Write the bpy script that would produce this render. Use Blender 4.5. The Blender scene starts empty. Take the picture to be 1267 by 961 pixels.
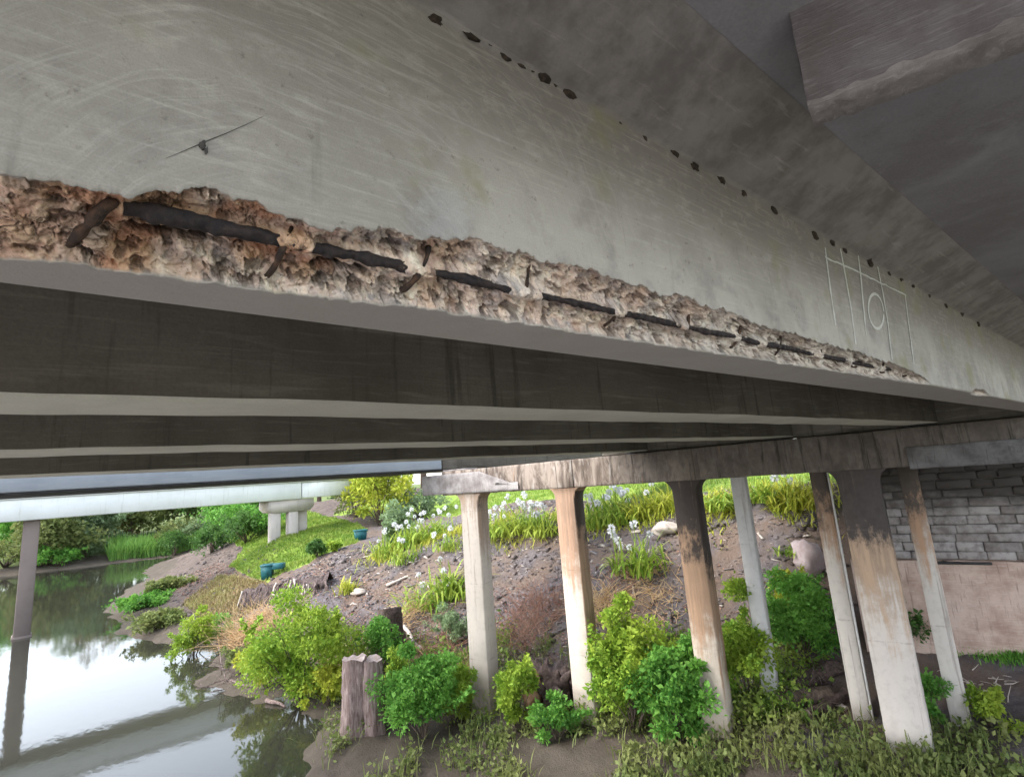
import bpy, math, random
import numpy as np
from mathutils import Matrix, Vector

# ------------------------------------------------------------------ camera, sky, sun, exposure
scene = bpy.context.scene
C = scene.collection
F_PX, CX, CY = 689.2, 628.5, 453.5
R = np.array([[0.76203769, -0.64320219, -0.07476298],
              [0.0726477, 0.19965174, -0.97717015],
              [0.64344453, 0.73920913, 0.19886931]])
cam_data = bpy.data.cameras.new('camera')
cam = bpy.data.objects.new('camera', cam_data)
C.objects.link(cam)
cam.matrix_world = Matrix([[R[0][i], -R[1][i], -R[2][i], 0.0] for i in range(3)] + [[0, 0, 0, 1]])
cam_data.sensor_width = 36.0
cam_data.lens = F_PX / 1267 * 36.0
cam_data.shift_x = 5.0 / 1267
cam_data.shift_y = -27.0 / 1267
cam_data.clip_start = 0.02
cam_data.clip_end = 3000
scene.camera = cam

SUN_EL, SUN_AZ = math.radians(42), math.radians(292)     # azimuth from +Y towards +X
world = bpy.data.worlds.new('World')
scene.world = world
world.use_nodes = True
wn = world.node_tree
bg = wn.nodes['Background']
sky = wn.nodes.new('ShaderNodeTexSky')
sky.sky_type = 'NISHITA'
sky.sun_disc = False
sky.sun_elevation = SUN_EL
sky.sun_rotation = SUN_AZ
sky.dust_density = 1.5
sky.ozone_density = 1.0
hs = wn.nodes.new('ShaderNodeHueSaturation')
hs.inputs['Saturation'].default_value = 0.42
wn.links.new(sky.outputs[0], hs.inputs['Color'])
wn.links.new(hs.outputs[0], bg.inputs['Color'])
bg.inputs['Strength'].default_value = 0.15

sun_data = bpy.data.lights.new('sun', 'SUN')
sun_data.energy = 1.0
sun_data.angle = math.radians(35)
sun_data.color = (1.0, 0.96, 0.9)
sun = bpy.data.objects.new('sun', sun_data)
C.objects.link(sun)
sd = Vector((math.sin(SUN_AZ) * math.cos(SUN_EL), math.cos(SUN_AZ) * math.cos(SUN_EL), math.sin(SUN_EL)))
sun.rotation_euler = sd.to_track_quat('Z', 'Y').to_euler()

scene.view_settings.view_transform = 'Standard'
scene.view_settings.look = 'None'
scene.view_settings.gamma = 1.0
scene.view_settings.exposure = 2.3
scene.render.engine = 'CYCLES'
scene.cycles.use_denoising = True
scene.cycles.max_bounces = 6
scene.cycles.diffuse_bounces = 4
scene.cycles.glossy_bounces = 2
scene.cycles.caustics_refractive = False
scene.cycles.use_adaptive_sampling = True
scene.cycles.adaptive_threshold = 0.025
scene.cycles.transparent_max_bounces = 8

# ------------------------------------------------------------------ noise, in numpy
def _hash(ix, iy, iz, seed):
    h = (ix.astype(np.int64) * 374761393 + iy.astype(np.int64) * 668265263 + iz.astype(np.int64) * 2147483647 + seed * 974634341) & 0xffffffff
    h = ((h ^ (h >> 13)) * 1274126177) & 0xffffffff
    h = ((h ^ (h >> 16)) * 2246822519) & 0xffffffff
    h = h ^ (h >> 15)
    return (h & 0xffffff) / float(0x1000000)

def vnoise(P, freq, seed=0):
    Q = np.asarray(P) * freq
    I = np.floor(Q); f = Q - I; f = f * f * (3 - 2 * f); I = I.astype(np.int64)
    out = 0
    for dx in (0, 1):
        wx = f[..., 0] if dx else 1 - f[..., 0]
        for dy in (0, 1):
            wy = f[..., 1] if dy else 1 - f[..., 1]
            for dz in (0, 1):
                wz = f[..., 2] if dz else 1 - f[..., 2]
                out = out + wx * wy * wz * _hash(I[..., 0] + dx, I[..., 1] + dy, I[..., 2] + dz, seed)
    return out * 2 - 1

def fbm(P, freq, octaves=4, seed=0, gain=0.5):
    a, s = 1.0, 0
    for o in range(octaves):
        s = s + a * vnoise(P, freq * 2 ** o, seed + o * 17); a *= gain
    return s

def worley(P, freq, seed=0):
    Q = np.asarray(P) * freq
    I = np.floor(Q).astype(np.int64)
    d1 = np.full(Q.shape[:-1], 9.0); d2 = d1.copy(); idv = np.zeros_like(d1)
    for dx in (-1, 0, 1):
        for dy in (-1, 0, 1):
            for dz in (-1, 0, 1):
                a, b, c = I[..., 0] + dx, I[..., 1] + dy, I[..., 2] + dz
                px = a + _hash(a, b, c, seed + 1); py = b + _hash(a, b, c, seed + 2); pz = c + _hash(a, b, c, seed + 3)
                d = np.sqrt((px - Q[..., 0]) ** 2 + (py - Q[..., 1]) ** 2 + (pz - Q[..., 2]) ** 2)
                n = d < d1
                d2 = np.where(n, d1, np.minimum(d2, d)); idv = np.where(n, _hash(a, b, c, seed + 4), idv); d1 = np.where(n, d, d1)
    return d1, d2, idv

def sstep(a, b, x):
    t = np.clip((x - a) / (b - a), 0, 1)
    return t * t * (3 - 2 * t)

# ------------------------------------------------------------------ object helpers
ORG = {}
def tag(o, label=None, cat=None, group=None, kind=None):
    if label: o['label'] = label
    if cat: o['category'] = cat
    if group: o['group'] = group
    if kind: o['kind'] = kind
    return o

def thing(name, label, cat, loc=(0, 0, 0), group=None, kind='thing'):
    o = bpy.data.objects.new(name, None)
    o.empty_display_size = 0.1
    C.objects.link(o)
    o.location = loc
    ORG[o.name] = np.array(loc, float)
    return tag(o, label, cat, group, kind)

def mesh(name, verts, faces, material, parent=None, loc=None, smooth=False):
    """verts in world metres -> ONE mesh object (faces: list of tuples or an (n,k) int array)"""
    verts = np.asarray(verts, float).reshape(-1, 3)
    org = ORG[parent.name] if parent is not None else (np.array(loc, float) if loc is not None else np.zeros(3))
    me = bpy.data.meshes.new(name)
    v = (verts - org).astype(np.float32)
    me.vertices.add(len(v)); me.vertices.foreach_set('co', v.ravel())
    if isinstance(faces, np.ndarray):
        n, k = faces.shape
        me.loops.add(n * k); me.polygons.add(n)
        me.loops.foreach_set('vertex_index', faces.astype(np.int32).ravel())
        me.polygons.foreach_set('loop_start', np.arange(0, n * k, k, dtype=np.int32))
        me.polygons.foreach_set('loop_total', np.full(n, k, np.int32))
    else:
        flat = [i for f in faces for i in f]
        tot = np.array([len(f) for f in faces], np.int32)
        me.loops.add(len(flat)); me.polygons.add(len(faces))
        me.loops.foreach_set('vertex_index', np.array(flat, np.int32))
        me.polygons.foreach_set('loop_start', np.concatenate([[0], np.cumsum(tot)[:-1]]).astype(np.int32))
        me.polygons.foreach_set('loop_total', tot)
    me.update(calc_edges=True)
    me.validate()
    if smooth:
        me.polygons.foreach_set('use_smooth', np.ones(len(me.polygons), bool))
    me.materials.append(material)
    o = bpy.data.objects.new(name, me)
    C.objects.link(o)
    if parent is not None:
        o.parent = parent
    else:
        o.location = org
    ORG[o.name] = org
    return o

def add_color(o, name, rgb):
    a = o.data.attributes.new(name, 'FLOAT_COLOR', 'POINT')
    rgba = np.ones((len(rgb), 4), np.float32); rgba[:, :3] = rgb
    a.data.foreach_set('color', rgba.ravel())

class MB:
    """collects shapes for one mesh"""
    def __init__(self): self.v = []; self.f = []; self.n = 0
    def add(self, v, f):
        v = np.asarray(v, float).reshape(-1, 3)
        self.f += [tuple(int(i) + self.n for i in q) for q in f]
        self.v.append(v); self.n += len(v); return self
    def build(self, name, material, parent=None, loc=None, smooth=False):
        return mesh(name, np.concatenate(self.v), self.f, material, parent, loc, smooth)

BOXF = [(0, 3, 2, 1), (4, 5, 6, 7), (0, 1, 5, 4), (1, 2, 6, 5), (2, 3, 7, 6), (3, 0, 4, 7)]
def box_pts(a, b, ux=(1, 0, 0), uy=(0, 1, 0), o=(0, 0, 0)):
    ux, uy, o = np.array(ux, float), np.array(uy, float), np.array(o, float)
    P = []
    for z in (a[2], b[2]):
        for x, y in ((a[0], a[1]), (b[0], a[1]), (b[0], b[1]), (a[0], b[1])):
            P.append(o + ux * x + uy * y + np.array([0, 0, z]))
    return np.array(P)

def bevel_box(a, b, c, ux=(1, 0, 0), uy=(0, 1, 0), o=(0, 0, 0)):
    """box with its edges cut at c metres (24 corners)"""
    a, b = np.array(a, float), np.array(b, float)
    ux, uy, o = np.array(ux, float), np.array(uy, float), np.array(o, float)
    V, idx = [], {}
    for i in range(8):
        s = np.array([i & 1, (i >> 1) & 1, (i >> 2) & 1])
        corner = np.where(s, b, a); inn = np.where(s, -c, c)
        for ax in range(3):
            p = corner + inn; p[ax] = corner[ax]
            idx[(tuple(s), ax)] = len(V); V.append(o + ux * p[0] + uy * p[1] + np.array([0, 0, p[2]]))
    Fc = []
    for ax in range(3):
        p, q = [k for k in range(3) if k != ax]
        for s in (0, 1):
            ring = []
            for u_, v_ in ((0, 0), (1, 0), (1, 1), (0, 1)):
                k = [0, 0, 0]; k[ax] = s; k[p] = u_; k[q] = v_
                ring.append(idx[(tuple(k), ax)])
            Fc.append(tuple(ring))
        for u_ in (0, 1):
            for v_ in (0, 1):
                k0 = [0, 0, 0]; k0[p] = u_; k0[q] = v_; k1 = list(k0); k1[ax] = 1
                Fc.append((idx[(tuple(k0), p)], idx[(tuple(k1), p)], idx[(tuple(k1), q)], idx[(tuple(k0), q)]))
    for i in range(8):
        s = (i & 1, (i >> 1) & 1, (i >> 2) & 1)
        Fc.append((idx[(s, 0)], idx[(s, 1)], idx[(s, 2)]))
    V = np.array(V); cen = V.mean(0)
    out = []
    for f in Fc:                                        # wind outward
        n = np.cross(V[f[1]] - V[f[0]], V[f[2]] - V[f[0]])
        out.append(f if n @ (V[list(f)].mean(0) - cen) > 0 else f[::-1])
    return V, out

def tube(path, radii, sides=7, cap=True):
    path = np.asarray(path, float); n = len(path)
    radii = np.broadcast_to(np.asarray(radii, float), (n,))
    T = np.gradient(path, axis=0); T /= np.linalg.norm(T, axis=1)[:, None] + 1e-9
    ref = np.array([0, 0, 1.0]) if abs(T[0][2]) < 0.9 else np.array([1.0, 0, 0])
    A = np.cross(T, ref); A /= np.linalg.norm(A, axis=1)[:, None] + 1e-9
    B = np.cross(T, A)
    th = np.arange(sides) / sides * 2 * math.pi
    V = path[:, None, :] + radii[:, None, None] * (np.cos(th)[None, :, None] * A[:, None, :] + np.sin(th)[None, :, None] * B[:, None, :])
    Fc = [(i * sides + j, i * sides + (j + 1) % sides, (i + 1) * sides + (j + 1) % sides, (i + 1) * sides + j) for i in range(n - 1) for j in range(sides)]
    if cap:
        Fc += [tuple(range(sides))[::-1], tuple((n - 1) * sides + j for j in range(sides))]
    return V.reshape(-1, 3), Fc

def rng_(seed): return np.random.default_rng(seed)

# ------------------------------------------------------------------ materials
class NT:
    def __init__(self, name):
        self.m = bpy.data.materials.new(name); self.m.use_nodes = True
        self.t = self.m.node_tree; self.b = self.t.nodes['Principled BSDF']; self.out = self.t.nodes['Material Output']
        self._pos = None
    def n(self, typ, **kw):
        nd = self.t.nodes.new('ShaderNode' + typ)
        for k, v in kw.items():
            if k in nd.inputs.keys():
                self.set(nd.inputs[k], v)
            else:
                setattr(nd, k, v)
        return nd
    def set(self, sock, v):
        if hasattr(v, 'is_output') or isinstance(v, bpy.types.NodeSocket): self.t.links.new(v, sock)
        else:
            if isinstance(v, tuple) and len(v) == 3 and sock.type == 'RGBA': v = (*v, 1)
            sock.default_value = v
    def pos(self):
        if self._pos is None: self._pos = self.n('NewGeometry').outputs['Position']
        return self._pos
    def mapped(self, scale=(1, 1, 1), rot=(0, 0, 0), loc=(0, 0, 0), src=None):
        mp = self.n('Mapping'); self.set(mp.inputs['Vector'], src or self.pos())
        mp.inputs['Scale'].default_value = scale; mp.inputs['Rotation'].default_value = rot; mp.inputs['Location'].default_value = loc
        return mp.outputs[0]
    def noise(self, scale, detail=4, rough=0.55, vec=None, dist=0.0):
        nd = self.n('TexNoise'); nd.inputs['Scale'].default_value = scale; nd.inputs['Detail'].default_value = detail
        nd.inputs['Roughness'].default_value = rough; nd.inputs['Distortion'].default_value = dist
        self.set(nd.inputs['Vector'], vec or self.pos()); return nd.outputs['Fac']
    def ramp(self, fac, a, b):
        nd = self.n('MapRange'); nd.interpolation_type = 'SMOOTHSTEP'
        self.set(nd.inputs['Value'], fac); nd.inputs['From Min'].default_value = a; nd.inputs['From Max'].default_value = b
        return nd.outputs[0]
    def mix(self, fac, a, b, mode='MIX'):
        nd = self.n('Mix'); nd.data_type = 'RGBA'; nd.blend_type = mode
        self.set(nd.inputs[0], fac); self.set(nd.inputs[6], a); self.set(nd.inputs[7], b); return nd.outputs[2]
    def math(self, op, a, b=0.0):
        nd = self.n('Math'); nd.operation = op; self.set(nd.inputs[0], a); self.set(nd.inputs[1], b); return nd.outputs[0]
    def bump(self, h, strength=0.3, dist=0.02):
        nd = self.n('Bump'); nd.inputs['Strength'].default_value = strength; nd.inputs['Distance'].default_value = dist
        self.set(nd.inputs['Height'], h); self.set(self.b.inputs['Normal'], nd.outputs[0])
    def done(self, color, rough=0.85, spec=0.3):
        self.set(self.b.inputs['Base Color'], color); self.set(self.b.inputs['Roughness'], rough)
        self.b.inputs['Specular IOR Level'].default_value = spec
        return self.m

def concrete(name, base, dark, light, blotch=0.7, streaks=0.5, stain=None, scale=1.0, bump=0.25):
    t = NT(name)
    warp = t.mapped((1.2, 1.2, 14.0), (0.0, 0.0, 0.0))
    s1 = t.noise(2.2 * scale, 5, 0.6, warp, 0.6)                        # trowel and form-board streaks along the beam
    s2 = t.noise(3.5 * scale, 5, 0.7, t.mapped((0.6, 0.6, 30.0), (0.0, 0.22, 0.0)), 0.4)
    b1 = t.noise(1.3 * scale, 6, 0.6)
    b2 = t.noise(7.0 * scale, 5, 0.6)
    grain = t.noise(120 * scale, 3, 0.6)
    c = t.mix(t.math('MULTIPLY', t.ramp(b1, 0.35, 0.7), blotch), base, dark)
    c = t.mix(t.math('MULTIPLY', t.ramp(b2, 0.55, 0.8), blotch * 0.6), c, dark)
    c = t.mix(t.math('MULTIPLY', t.ramp(s1, 0.5, 0.75), streaks), c, light)
    c = t.mix(t.math('MULTIPLY', t.ramp(s2, 0.58, 0.72), streaks * 0.8), c, light)
    if stain:                                                            # drips running down
        dr = t.noise(2.0 * scale, 4, 0.6, t.mapped((9, 9, 0.7)))
        c = t.mix(t.math('MULTIPLY', t.ramp(dr, 0.56, 0.72), 0.7), c, stain)
    c = t.mix(0.35, c, t.mix(grain, (0.0, 0.0, 0.0), (0.75, 0.74, 0.72)), 'SOFT_LIGHT')
    t.bump(t.math('ADD', t.math('MULTIPLY', s1, 0.5), t.math('ADD', t.math('MULTIPLY', b2, 0.4), t.math('MULTIPLY', grain, 0.15))), bump, 0.012)
    return t.done(c, 0.9, 0.2)

M = {}
M['beam_dark'] = concrete('beam_concrete', (0.145, 0.132, 0.112), (0.085, 0.075, 0.062), (0.23, 0.215, 0.185), 0.9, 0.6, (0.06, 0.055, 0.046), 0.8, 0.5)  # rear beam faces: shade under the deck is put into this dark colour
M['beam_soffit'] = concrete('beam_soffit_concrete', (0.50, 0.48, 0.43), (0.36, 0.34, 0.30), (0.56, 0.54, 0.5), 0.5, 0.3)  # same beams' undersides: light bounced from below is put into this pale colour
M['slab'] = concrete('slab_concrete', (0.205, 0.195, 0.205), (0.13, 0.118, 0.118), (0.27, 0.26, 0.275), 0.8, 0.35)
M['edge_girder'] = concrete('girder_concrete', (0.34, 0.37, 0.41), (0.24, 0.27, 0.31), (0.45, 0.47, 0.5), 0.5, 0.4)
M['white_girder'] = concrete('white_girder_concrete', (0.66, 0.68, 0.68), (0.52, 0.54, 0.52), (0.74, 0.75, 0.74), 0.5, 0.2, (0.48, 0.49, 0.46), 0.6)
M['pier_pale'] = concrete('pale_pier_concrete', (0.48, 0.44, 0.41), (0.36, 0.33, 0.31), (0.55, 0.52, 0.5), 0.5, 0.1, (0.3, 0.27, 0.25))
M['pier_brown'] = concrete('brown_pier_concrete', (0.20, 0.165, 0.15), (0.14, 0.115, 0.105), (0.24, 0.21, 0.19), 0.5, 0.1, (0.2, 0.17, 0.15))
M['headstock_new'] = concrete('repair_concrete', (0.34, 0.32, 0.31), (0.17, 0.15, 0.145), (0.44, 0.43, 0.43), 1.0, 0.2, (0.13, 0.11, 0.10), 2.5)

def scorched(name, soot_z, brown_z, light=(0.56, 0.50, 0.45), brown=(0.27, 0.165, 0.10), soot=(0.05, 0.045, 0.042), side=0.0, amount=1.0):
    """pale concrete with a fire stain: soot above soot_z, brown scorch running down to brown_z"""
    t = NT(name)
    sep = t.n('SeparateXYZ'); t.set(sep.inputs[0], t.pos()); z = sep.outputs[2]
    run = t.noise(1.6, 5, 0.6, t.mapped((7, 7, 0.5)), 0.4)
    cloud = t.noise(1.5, 5, 0.6)
    gn = t.n('NewGeometry'); gs = t.n('SeparateXYZ'); t.set(gs.inputs[0], gn.outputs['True Normal'])
    z = t.math('ADD', z, t.math('MULTIPLY', t.ramp(gs.outputs[1], -0.55, -0.85), side))
    zz = t.math('ADD', z, t.math('ADD', t.math('MULTIPLY', t.math('SUBTRACT', run, 0.5), 3.0), t.math('MULTIPLY', t.math('SUBTRACT', t.noise(4, 6, 0.75), 0.5), 1.6)))
    zs = t.math('ADD', z, t.math('ADD', t.math('MULTIPLY', t.math('SUBTRACT', cloud, 0.5), 2.0), t.math('MULTIPLY', t.math('SUBTRACT', t.noise(6, 6, 0.78, t.mapped((1.6, 1.6, 0.7))), 0.5), 1.8)))
    fine = t.noise(9, 5, 0.65); grain = t.noise(110, 3, 0.6)
    c = t.mix(t.math('MULTIPLY', t.ramp(fine, 0.45, 0.75), 0.5), light, tuple(x * 0.72 for x in light))
    c = t.mix(t.math('MULTIPLY', t.ramp(zz, brown_z - 0.5, brown_z + 0.6), 0.85 * amount), c, t.mix(t.ramp(run, 0.4, 0.65), brown, tuple(x * 1.5 for x in brown)))
    c = t.mix(t.math('MULTIPLY', t.ramp(zs, soot_z - 0.22, soot_z + 0.3), 0.93 * amount), c, t.mix(fine, soot, tuple(x * 2.4 for x in soot)))
    zr = t.n('SeparateXYZ'); t.set(zr.inputs[0], t.pos())
    dr = t.noise(1.4, 5, 0.7, t.mapped((11, 11, 0.35), loc=(5, 2, 0)), 0.2)
    c = t.mix(t.math('MULTIPLY', t.ramp(dr, 0.56, 0.68), 0.45), c, (0.17, 0.13, 0.10))
    zf = t.math('ADD', zr.outputs[2], t.math('MULTIPLY', t.math('SUBTRACT', fine, 0.5), 0.5))
    c = t.mix(t.math('MULTIPLY', t.ramp(zf, -4.0, -4.7), 0.6), c, (0.20, 0.16, 0.115))
    seam = t.math('ABSOLUTE', t.math('SUBTRACT', t.math('FRACT', t.math('MULTIPLY', t.math('ADD', zr.outputs[2], t.math('MULTIPLY', t.math('FLOOR', t.math('MULTIPLY', zr.outputs[1], 0.4)), 0.37)), 0.61)), 0.5))
    c = t.mix(t.math('MULTIPLY', t.math('MULTIPLY', t.ramp(seam, 0.010, 0.003), t.ramp(fine, 0.4, 0.6)), 0.28), c, (0.14, 0.115, 0.10))
    c = t.mix(0.3, c, t.mix(grain, (0, 0, 0), (0.75, 0.74, 0.72)), 'SOFT_LIGHT')
    t.bump(t.math('ADD', fine, t.math('MULTIPLY', grain, 0.3)), 0.4, 0.014)
    return t.done(c, 0.9, 0.2)

def headstock_material():
    t = NT('headstock_concrete')
    sep = t.n('SeparateXYZ'); t.set(sep.inputs[0], t.pos())
    run = t.noise(2.0, 6, 0.7, t.mapped((2.2, 2.2, 0.8)), 0.8)
    cloud = t.noise(0.9, 5, 0.6)
    fine = t.noise(9, 5, 0.65)
    c = t.mix(t.ramp(run, 0.38, 0.62), (0.30, 0.25, 0.21), (0.11, 0.085, 0.07))
    c = t.mix(t.math('MULTIPLY', t.ramp(t.noise(2.4, 4, 0.6, t.mapped((4, 4, 0.9), loc=(4, 1, 0))), 0.56, 0.7), 0.6), c, (0.42, 0.39, 0.36))
    yy = t.math('ADD', sep.outputs[1], t.math('MULTIPLY', t.math('SUBTRACT', cloud, 0.5), 6.0))
    c = t.mix(t.math('MULTIPLY', t.ramp(yy, 8.2, 5.2), 0.8), c, t.mix(fine, (0.035, 0.03, 0.028), (0.16, 0.14, 0.125)))
    dk = t.noise(1.5, 5, 0.7, t.mapped((6, 6, 0.35), loc=(2, 7, 0)), 0.3)
    c = t.mix(t.math('MULTIPLY', t.ramp(dk, 0.54, 0.66), 0.8), c, (0.03, 0.026, 0.024))
    ru = t.noise(1.3, 5, 0.7, t.mapped((5, 5, 0.5), loc=(9, 3, 0)), 0.3)
    c = t.mix(t.math('MULTIPLY', t.ramp(ru, 0.6, 0.72), 0.6), c, (0.26, 0.15, 0.085))
    t.bump(t.math('ADD', fine, run), 0.3, 0.015)
    return t.done(c, 0.9, 0.2)
M['headstock'] = headstock_material()
M['col_a'] = scorched('column_concrete_brown_top', 0.75, -0.7, (0.52, 0.465, 0.41), (0.225, 0.16, 0.115), side=1.0)
M['col_b'] = scorched('column_concrete_brown_half', 0.45, -2.0, (0.56, 0.50, 0.44), (0.25, 0.15, 0.095), (0.035, 0.03, 0.028), side=1.7)
M['col_c'] = scorched('column_concrete_soot_top', -1.45, -3.2, (0.52, 0.45, 0.38), (0.225, 0.135, 0.08), (0.022, 0.02, 0.02), side=0.3)
M['col_d'] = scorched('column_concrete_soot_half', -1.4, -2.4, (0.56, 0.51, 0.47), (0.28, 0.19, 0.125), (0.03, 0.028, 0.03), side=0.2)
M['prop_clean'] = scorched('prop_concrete_clean', 3.0, 2.5, (0.58, 0.57, 0.57))
M['prop_scorched'] = scorched('prop_concrete_scorched', -1.0, -1.7, (0.60, 0.56, 0.52), (0.29, 0.17, 0.10))

def near_beam_material():
    """grey-green tee beam: brushed arcs, green-yellow bloom, drips; the broken corner takes its stone colours from the mesh"""
    t = NT('near_beam_concrete')
    sep = t.n('SeparateXYZ'); t.set(sep.inputs[0], t.pos()); z = sep.outputs[2]; x = sep.outputs[0]
    big = t.noise(1.7, 4, 0.55); mid = t.noise(6, 6, 0.62); grain = t.noise(300, 3, 0.6); pit = t.noise(55, 3, 0.5)
    # brushed arcs: streak noise along a vector field bent by distance from a centre low on the beam
    cv = t.n('VectorMath'); cv.operation = 'SUBTRACT'; t.set(cv.inputs[0], t.pos()); cv.inputs[1].default_value = (0.30, 0.85, 0.22)
    ln = t.n('VectorMath'); ln.operation = 'LENGTH'; t.set(ln.inputs[0], cv.outputs[0])
    cb = t.n('CombineXYZ'); t.set(cb.inputs[0], t.math('ADD', t.math('MULTIPLY', ln.outputs[1], 85.0), t.math('MULTIPLY', t.noise(2.0, 2, 0.5), 18.0))); t.set(cb.inputs[1], t.math('MULTIPLY', x, 5.0)); t.set(cb.inputs[2], t.math('MULTIPLY', z, 3.0))
    arcs = t.noise(1.0, 4, 0.65, cb.outputs[0], 0.1)
    st = t.noise(2.4, 5, 0.7, t.mapped((1.6, 1.6, 44.0), (0, 0.16, 0)), 0.25)
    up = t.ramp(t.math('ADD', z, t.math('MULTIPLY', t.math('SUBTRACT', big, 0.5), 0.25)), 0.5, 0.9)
    c = t.mix(up, (0.405, 0.378, 0.338), (0.205, 0.184, 0.165))  # brown-grey top; the upward falloff of light is put into the colour too
    c = t.mix(t.math('MULTIPLY', t.ramp(big, 0.42, 0.62), 0.7), c, (0.255, 0.237, 0.207))
    c = t.mix(t.math('MULTIPLY', t.ramp(mid, 0.46, 0.68), 0.6), c, (0.225, 0.205, 0.188))
    blo = t.noise(16, 6, 0.72, t.mapped((1, 1, 1.6)))
    c = t.mix(t.math('MULTIPLY', t.ramp(blo, 0.48, 0.72), 0.3), c, (0.49, 0.46, 0.41))
    spk = t.noise(38, 4, 0.7)
    c = t.mix(t.math('MULTIPLY', t.ramp(spk, 0.62, 0.72), 0.55), c, (0.14, 0.125, 0.11))
    fade = t.ramp(x, 1.6, 0.3)
    c = t.mix(t.math('MULTIPLY', t.math('MULTIPLY', t.math('MULTIPLY', t.ramp(arcs, 0.48, 0.75), t.ramp(mid, 0.35, 0.6)), fade), 0.42), c, (0.55, 0.52, 0.47))
    c = t.mix(t.math('MULTIPLY', t.ramp(st, 0.5, 0.74), 0.36), c, (0.51, 0.48, 0.43))
    grn = t.noise(3.2, 4, 0.6, t.mapped((1, 1, 1), loc=(3.1, 0, 1.7)))
    c = t.mix(t.math('MULTIPLY', t.ramp(grn, 0.56, 0.70), 0.6), c, (0.235, 0.22, 0.115))
    dr = t.noise(1.6, 4, 0.6, t.mapped((13, 2, 1.0)))
    c = t.mix(t.math('MULTIPLY', t.ramp(dr, 0.6, 0.76), 0.5), c, (0.17, 0.165, 0.145))
    pv = t.n('VectorMath'); pv.operation = 'DISTANCE'; t.set(pv.inputs[0], t.mapped((1, 0, 1))); pv.inputs[1].default_value = (0.60, 0.0, 0.535)
    pd = t.math('ADD', pv.outputs['Value'], t.math('MULTIPLY', t.math('SUBTRACT', t.noise(16, 5, 0.7), 0.5), 0.22))
    c = t.mix(t.math('MULTIPLY', t.ramp(pd, 0.085, 0.03), 0.35), c, (0.44, 0.44, 0.45))
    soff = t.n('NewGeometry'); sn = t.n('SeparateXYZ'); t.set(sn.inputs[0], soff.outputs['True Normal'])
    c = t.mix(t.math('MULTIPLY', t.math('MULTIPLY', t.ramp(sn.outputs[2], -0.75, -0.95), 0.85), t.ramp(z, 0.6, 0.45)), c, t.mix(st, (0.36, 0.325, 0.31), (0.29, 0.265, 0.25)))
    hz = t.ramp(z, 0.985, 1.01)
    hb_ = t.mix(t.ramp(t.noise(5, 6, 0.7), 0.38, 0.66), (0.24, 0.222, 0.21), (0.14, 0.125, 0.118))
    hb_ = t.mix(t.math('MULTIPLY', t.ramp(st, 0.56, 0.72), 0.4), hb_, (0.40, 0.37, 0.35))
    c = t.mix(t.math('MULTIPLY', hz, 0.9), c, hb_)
    c = t.mix(t.math('MULTIPLY', t.ramp(grain, 0.4, 0.75), 0.25), c, (0.16, 0.15, 0.14))
    vor = t.n('TexVoronoi'); vor.inputs['Scale'].default_value = 130; t.set(vor.inputs['Vector'], t.pos())
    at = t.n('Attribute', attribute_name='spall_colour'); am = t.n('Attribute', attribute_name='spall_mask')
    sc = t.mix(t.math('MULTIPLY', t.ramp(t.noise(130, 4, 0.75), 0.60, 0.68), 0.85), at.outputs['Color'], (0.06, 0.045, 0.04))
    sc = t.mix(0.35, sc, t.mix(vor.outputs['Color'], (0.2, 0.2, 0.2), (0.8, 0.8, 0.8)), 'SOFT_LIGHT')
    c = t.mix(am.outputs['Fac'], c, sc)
    t.bump(t.math('ADD', t.math('ADD', t.math('MULTIPLY', arcs, 0.25), t.math('MULTIPLY', st, 0.35)), t.math('ADD', t.math('ADD', t.math('MULTIPLY', pit, 0.25), t.math('MULTIPLY', t.math('MULTIPLY', vor.outputs['Distance'], am.outputs['Fac']), -2.5)), t.math('MULTIPLY', grain, 0.3))), 0.4, 0.005)
    return t.done(c, 0.88, 0.25)
M['near_beam'] = near_beam_material()

def simple(name, a, b, scale=8.0, rough=0.85, bump=0.3, bd=0.01, stretch=(1, 1, 1), metallic=0.0, spec=0.3):
    t = NT(name)
    n = t.noise(scale, 5, 0.62, t.mapped(stretch)); g = t.noise(scale * 9, 3, 0.6)
    c = t.mix(t.ramp(n, 0.35, 0.68), a, b)
    c = t.mix(0.3, c, t.mix(g, (0, 0, 0), (0.8, 0.8, 0.8)), 'SOFT_LIGHT')
    t.b.inputs['Metallic'].default_value = metallic
    if bump: t.bump(t.math('ADD', n, t.math('MULTIPLY', g, 0.4)), bump, bd)
    return t.done(c, rough, spec)

M['rebar'] = simple('corroded_steel', (0.018, 0.015, 0.017), (0.042, 0.030, 0.027), 60, 0.75, 0.8, 0.004)
M['stirrup'] = simple('rusty_steel', (0.022, 0.016, 0.014), (0.085, 0.048, 0.03), 50, 0.8, 0.8, 0.004)
M['chalk'] = simple('chalk', (0.62, 0.62, 0.58), (0.5, 0.5, 0.46), 60, 0.95, 0)
M['tar'] = simple('tarred_concrete', (0.03, 0.03, 0.032), (0.05, 0.05, 0.052), 6, 0.8, 0.2)  # near-black for pads, and for shade put into the colour elsewhere
M['cobweb'] = simple('cobweb_and_dirt', (0.03, 0.028, 0.025), (0.08, 0.075, 0.07), 80, 0.9, 0)
M['mud_nest'] = simple('dark_mud', (0.025, 0.019, 0.014), (0.06, 0.043, 0.03), 80, 0.95, 0.8, 0.005)
M['bark'] = simple('bark', (0.09, 0.065, 0.05), (0.17, 0.13, 0.105), 5, 0.95, 0.8, 0.03, (5, 5, 0.8))
M['old_timber'] = simple('weathered_timber', (0.14, 0.095, 0.085), (0.30, 0.235, 0.22), 4, 0.9, 0.7, 0.03, (8, 8, 0.7))
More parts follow.
